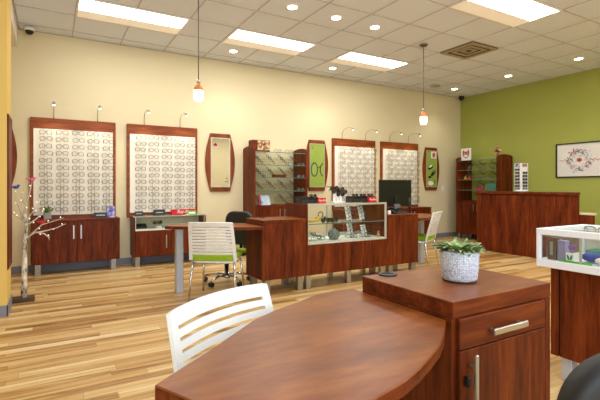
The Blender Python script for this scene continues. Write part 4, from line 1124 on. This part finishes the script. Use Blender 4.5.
for y in (.6, 1.41):
    for x in (2.73, 3.03):
        mb = MB(); mb.box(x - .03, x + .03, y - .03, y + .03, 0, .152); build('leg', mb, 'leg_metal', t, .003)
zf = gz0 + .045
def carton(x0, x1, y0, y1, h, mat, lab, name='spectacle_box', label_=None):
    t = thing(name, lab, 'box', ((x0 + x1) / 2, (y0 + y1) / 2, zf), group='boxes in the white glass case')
    mb = MB(); mb.box(x0, x1, y0, y1, zf, zf + h); build('carton', mb, mat, t, .003)
    if label_:
        mb = MB(); mb.box(x0 - .0015, x0, y0 + (y1 - y0) * .35, y0 + (y1 - y0) * .65, zf + h * .2, zf + h * .8); build('label_strip', mb, label_, t)
carton(2.65, 2.72, 1.455, 1.49, .125, 'lavender', 'narrow lavender box behind the brown box, far end of the white glass case')
carton(2.612, 2.655, 1.425, 1.478, .135, 'brown_box', 'brown box with a pale label in the white glass case', label_='grey')
carton(2.615, 2.66, 1.372, 1.42, .120, 'lavender', 'lavender box right of the brown box in the white glass case')
t = thing('butterfly_card', 'white card with purple butterfly standing in the white glass case', 'card', (2.62, 1.32, zf))
mb = MB(); mb.box(2.606, 2.61, 1.322, 1.365, zf, zf + .055); build('card', mb, 'white_card', t)
mb = MB()
for p in (ell(1.342, zf + .085, .013, .009, 10, .8), ell(1.322, zf + .085, .013, .009, 10, -.8)): mb.prism(p, 2.6062, 2.6082, 'yzx')
mb.tube([(2.6085, 1.332, zf + .045), (2.6085, 1.332, zf + .10)], .002, 5)
build('butterfly', mb, 'purple', t)
mb = MB()
for p in (ell(1.335, zf + .028, .006, .016, 10, .3), ell(1.352, zf + .028, .006, .016, 10, -.3)): mb.prism(p, 2.604, 2.606, 'yzx')
build('green_print', mb, 'teal', t)
mb = MB(); mb.box(2.594, 2.603, 1.22, 1.40, zf, zf + .010); single('green_mat', mb, 'green_card', 'lime green strip along the front of the white glass case', 'mat', (2.60, 1.3, zf))
mb = MB(); mb.ball((2.70, 1.27, zf + .028), .055, 0, (.7, 1.0, .5), 16); single('blue_pouch', mb, 'navy', 'soft dark blue pouch in the white glass case', 'pouch', (2.70, 1.27, zf))
mb = MB(); mb.ball((2.645, 1.17, zf + .022), .045, 0, (.75, 1.3, .46), 16); single('spotted_pouch', mb, 'pinkdots', 'cream pouch with pink spots at the front of the white glass case', 'pouch', (2.645, 1.17, zf))
mb = MB(); mb.box(2.80, 2.90, 1.15, 1.36, zf, zf + .06); single('teal_case', mb, 'teal', 'teal spectacle case behind the blue pouch in the white glass case', 'case', (2.85, 1.25, zf), bevel=.02, seg=2)
mb = MB(); mb.lathe([(.02, 0), (.02, .005), (.006, .01), (.006, .06)], 14, (2.70, 1.19, zf)); mb.ball((2.70, 1.19, zf + .09), .032); single('white_ball', mb, 'white_card', 'white ball ornament on a short stem in the glass case', 'ornament', (2.70, 1.19, zf))
for k, y in enumerate((1.35, 1.15, .95)):
    put_glasses((2.93, y, zf + .163), (0, 0, -PI / 2), f'eyeglasses on the beige ledge of the white glass case, {["farthest", "middle", "nearest"][k]} one', 'eyeglasses in the white glass case')
mb = MB(); mb.box(2.86, 3.10, gy0 + .04, gy1 - .04, zf + .125, zf + .131); single('beige_ledge', mb, 'pale_top', 'narrow beige ledge under the glass top of the white case', 'shelf', (2.98, .97, zf + .125))

# ================================================================== birch light tree
tx, ty = -.255, 5.24
t = thing('light_tree', 'white birch twig tree with tiny lights on a brown block', 'tree', (tx, ty, 0))
mb = MB(); mb.box(tx - .105, tx + .105, ty - .06, ty + .06, 0, .045); build('base_block', mb, 'base_wood', t, .004)
mb = MB(); mb.tube([(tx + .01, ty, .04), (tx + .012, ty, .25), (tx + .016, ty, .45), (tx + .012, ty, .62), (tx + .03, ty, .76), (tx + .02, ty, .9)], [.029, .026, .024, .021, .016, .011], 10); build('trunk', mb, 'bark', t)
def TP(px, py, dy=0.):   # offsets of branch tips, metres from the trunk foot
    return Vector((px, ty + dy, py))
BR = [[(.0, .60), (.08, .70), (.17, .79), (.29, .83), (.37, .86)], [(.01, .64), (.10, .70), (.22, .72), (.30, .74), (.39, .78)], [(.11, .71), (.19, .69), (.23, .65), (.235, .62)],
      [(.02, .80), (.07, .90), (.12, .97), (.15, 1.05)], [(.0, .86), (-.03, .98), (-.06, 1.06), (-.06, 1.16)], [(.01, .9), (.03, 1.02), (.06, 1.12), (.08, 1.24)],
      [(.03, .78), (.12, .85), (.17, .9), (.18, .99)], [(-.0, .84), (-.07, .9), (-.10, .95), (-.115, 1.02)], [(.02, 1.0), (-.01, 1.08), (.01, 1.17)], [(.06, .9), (.13, .93), (.2, .94)]]
lights_mb = []
tips = []
for k, b in enumerate(BR):
    dz = random.uniform(-.12, .10)
    pts = [Vector((tx + a, ty + dz * i / (len(b) - 1), z)) for i, (a, z) in enumerate(b)]
    mb = MB(); mb.tube(pts, [.0085 - .006 * i / (len(pts) - 1) for i in range(len(pts))], 6)
    br = build('branch', mb, 'twig', t)
    mb = MB(); tips.append(pts[-1])
    for i in range(len(pts) - 1):
        for q in (.6,):
            p = pts[i].lerp(pts[i + 1], q) + Vector((random.uniform(-.02, .02), random.uniform(-.02, .02), random.uniform(-.015, .02)))
            mb.ball(p, .0055, 0, (1, 1, 1.2), 6)
    build('tiny_lights', mb, 'seed_light', br)['kind'] = 'stuff'
def bird(c, mat, lab):
    t = thing('bird_ornament', lab, 'ornament', c, group='bird ornaments in the twig tree')
    c = Vector(c)
    mb = MB(); mb.ball(c + Vector((0, 0, .016)), .02, 0, (1.4, .8, .85), 12); mb.ball(c + Vector((.022, 0, .033)), .013); mb.tube([c + Vector((-.02, 0, .016)), c + Vector((-.055, 0, .026))], [.009, .005], 6); build('body', mb, mat, t)
    mb = MB(); mb.tube([c + Vector((.033, 0, .033)), c + Vector((.046, 0, .031))], [.004, .001], 6); build('beak', mb, 'gold', t)
bird((tx + .17, ty, .795), 'redbird', 'small red bird perched on the right branch of the twig tree')
bird((tx - .06, ty, 1.165), 'bluebird', 'small blue bird at the tip of an upper twig tree branch')
bird((tx + .08, ty, 1.245), 'pink', 'small pink bird at the top of the twig tree')

RESTING = ('glasses_stand', 'info_card', 'narrow_card', 'wooden_block', 'small_canister', 'small_box', 'display_plinth', 'picture_card', 'flower_ornament', 'handbag_case', 'pink_case',
           'clear_box', 'yellow_cone', 'red_knob', 'glasses_rack', 'round_vase', 'toy_figure', 'wire_stand', 'spectacle_box', 'butterfly_card', 'green_mat', 'teal_case', 'white_ball',
           'potted_succulent', 'sunglass_tray', 'logo_sign', 'logo_box', 'glasses_tree', 'monitor', 'telephone', 'desk_holder', 'paper_box', 'display_stand', 'glasses_cushion', 'sunglass_spinner', 'potted_plant', 'photo_card', 'display_plaque', 'green_card')
for o in list(COL.objects):
    if o.parent is None and o.name.split('.')[0] in RESTING: o.location.z += .001
    if o.parent is None and o.name.split('.')[0] in ('blue_pouch', 'spotted_pouch'): o.location.z += .004

# ================================================================== light
def area(name, loc, sx, sy, energy, color, rot):
    l = bpy.data.lights.new(name, 'AREA'); l.shape = 'RECTANGLE'; l.size = sx; l.size_y = sy; l.energy = energy; l.color = color
    o = bpy.data.objects.new(name, l); COL.objects.link(o); o.location = loc; o.rotation_euler = rot; return o
WARM = (1, .985, .96)
for (i, j) in ((0, 2), (3, 2), (6, 2), (6, 6), (0, 6), (3, 6), (9, 6), (0, 10), (3, 10), (6, 10), (9, 10), (3, 13), (6, 13), (9, 13)):
    x, y = cell(i, j)
    area('strip_and_fill_lamp', (x + T, y - T / 2, H - .02), 1.15, .5, 15 if j < 3 else 20 if j < 10 else (12 if j == 10 else 34), WARM, (0, 0, 0))  # last row is unseen fill, added to brighten the front wall
for (i, j), lab in dls:
    x, y = cell(i, j)
    l = bpy.data.lights.new('downlight_lamp', 'SPOT'); l.energy = 24; l.spot_size = 1.9; l.spot_blend = .7; l.color = (1, .96, .90); l.shadow_soft_size = .06
    o = bpy.data.objects.new('downlight_lamp', l); COL.objects.link(o); o.location = (x + T / 2, y - T / 2, H - .02)
for x, y in ((1.406, 4.63), (4.886, 4.63)):
    l = bpy.data.lights.new('pendant_bulb', 'POINT'); l.energy = 4; l.color = (1, .82, .55); l.shadow_soft_size = .05
    o = bpy.data.objects.new('pendant_bulb', l); COL.objects.link(o); o.location = (x, y, 2.08)
area('window_daylight', (0., -2.55, 1.65), 5.6, 2.4, 190, (.82, .91, 1), (PI / 2 + .2, 0, 0))
w = bpy.data.worlds.new('sky'); scene.world = w; w.use_nodes = True
nt = w.node_tree; nt.nodes.clear()
bg = nt.nodes.new('ShaderNodeBackground'); ou = nt.nodes.new('ShaderNodeOutputWorld')
bg.inputs['Color'].default_value = (.86, .93, 1, 1); bg.inputs['Strength'].default_value = .5
nt.links.new(bg.outputs[0], ou.inputs['Surface'])

# ================================================================== camera
f_px, hor, yaw = 425., 186.75, 30.33
cam = bpy.data.cameras.new('camera'); co = bpy.data.objects.new('camera', cam); COL.objects.link(co)
cam.sensor_width = 36; cam.lens = 36 * f_px / 600
cam.shift_y = -(hor - 200) / 600 * -1 if False else (hor - 200) / 600
cam.clip_start = .02
co.location = (0, 0, 1.186); co.rotation_euler = (PI / 2, 0, -math.radians(yaw))
scene.camera = co
scene.view_settings.view_transform = 'Standard'
scene.view_settings.look = 'None'
scene.view_settings.exposure = 0.
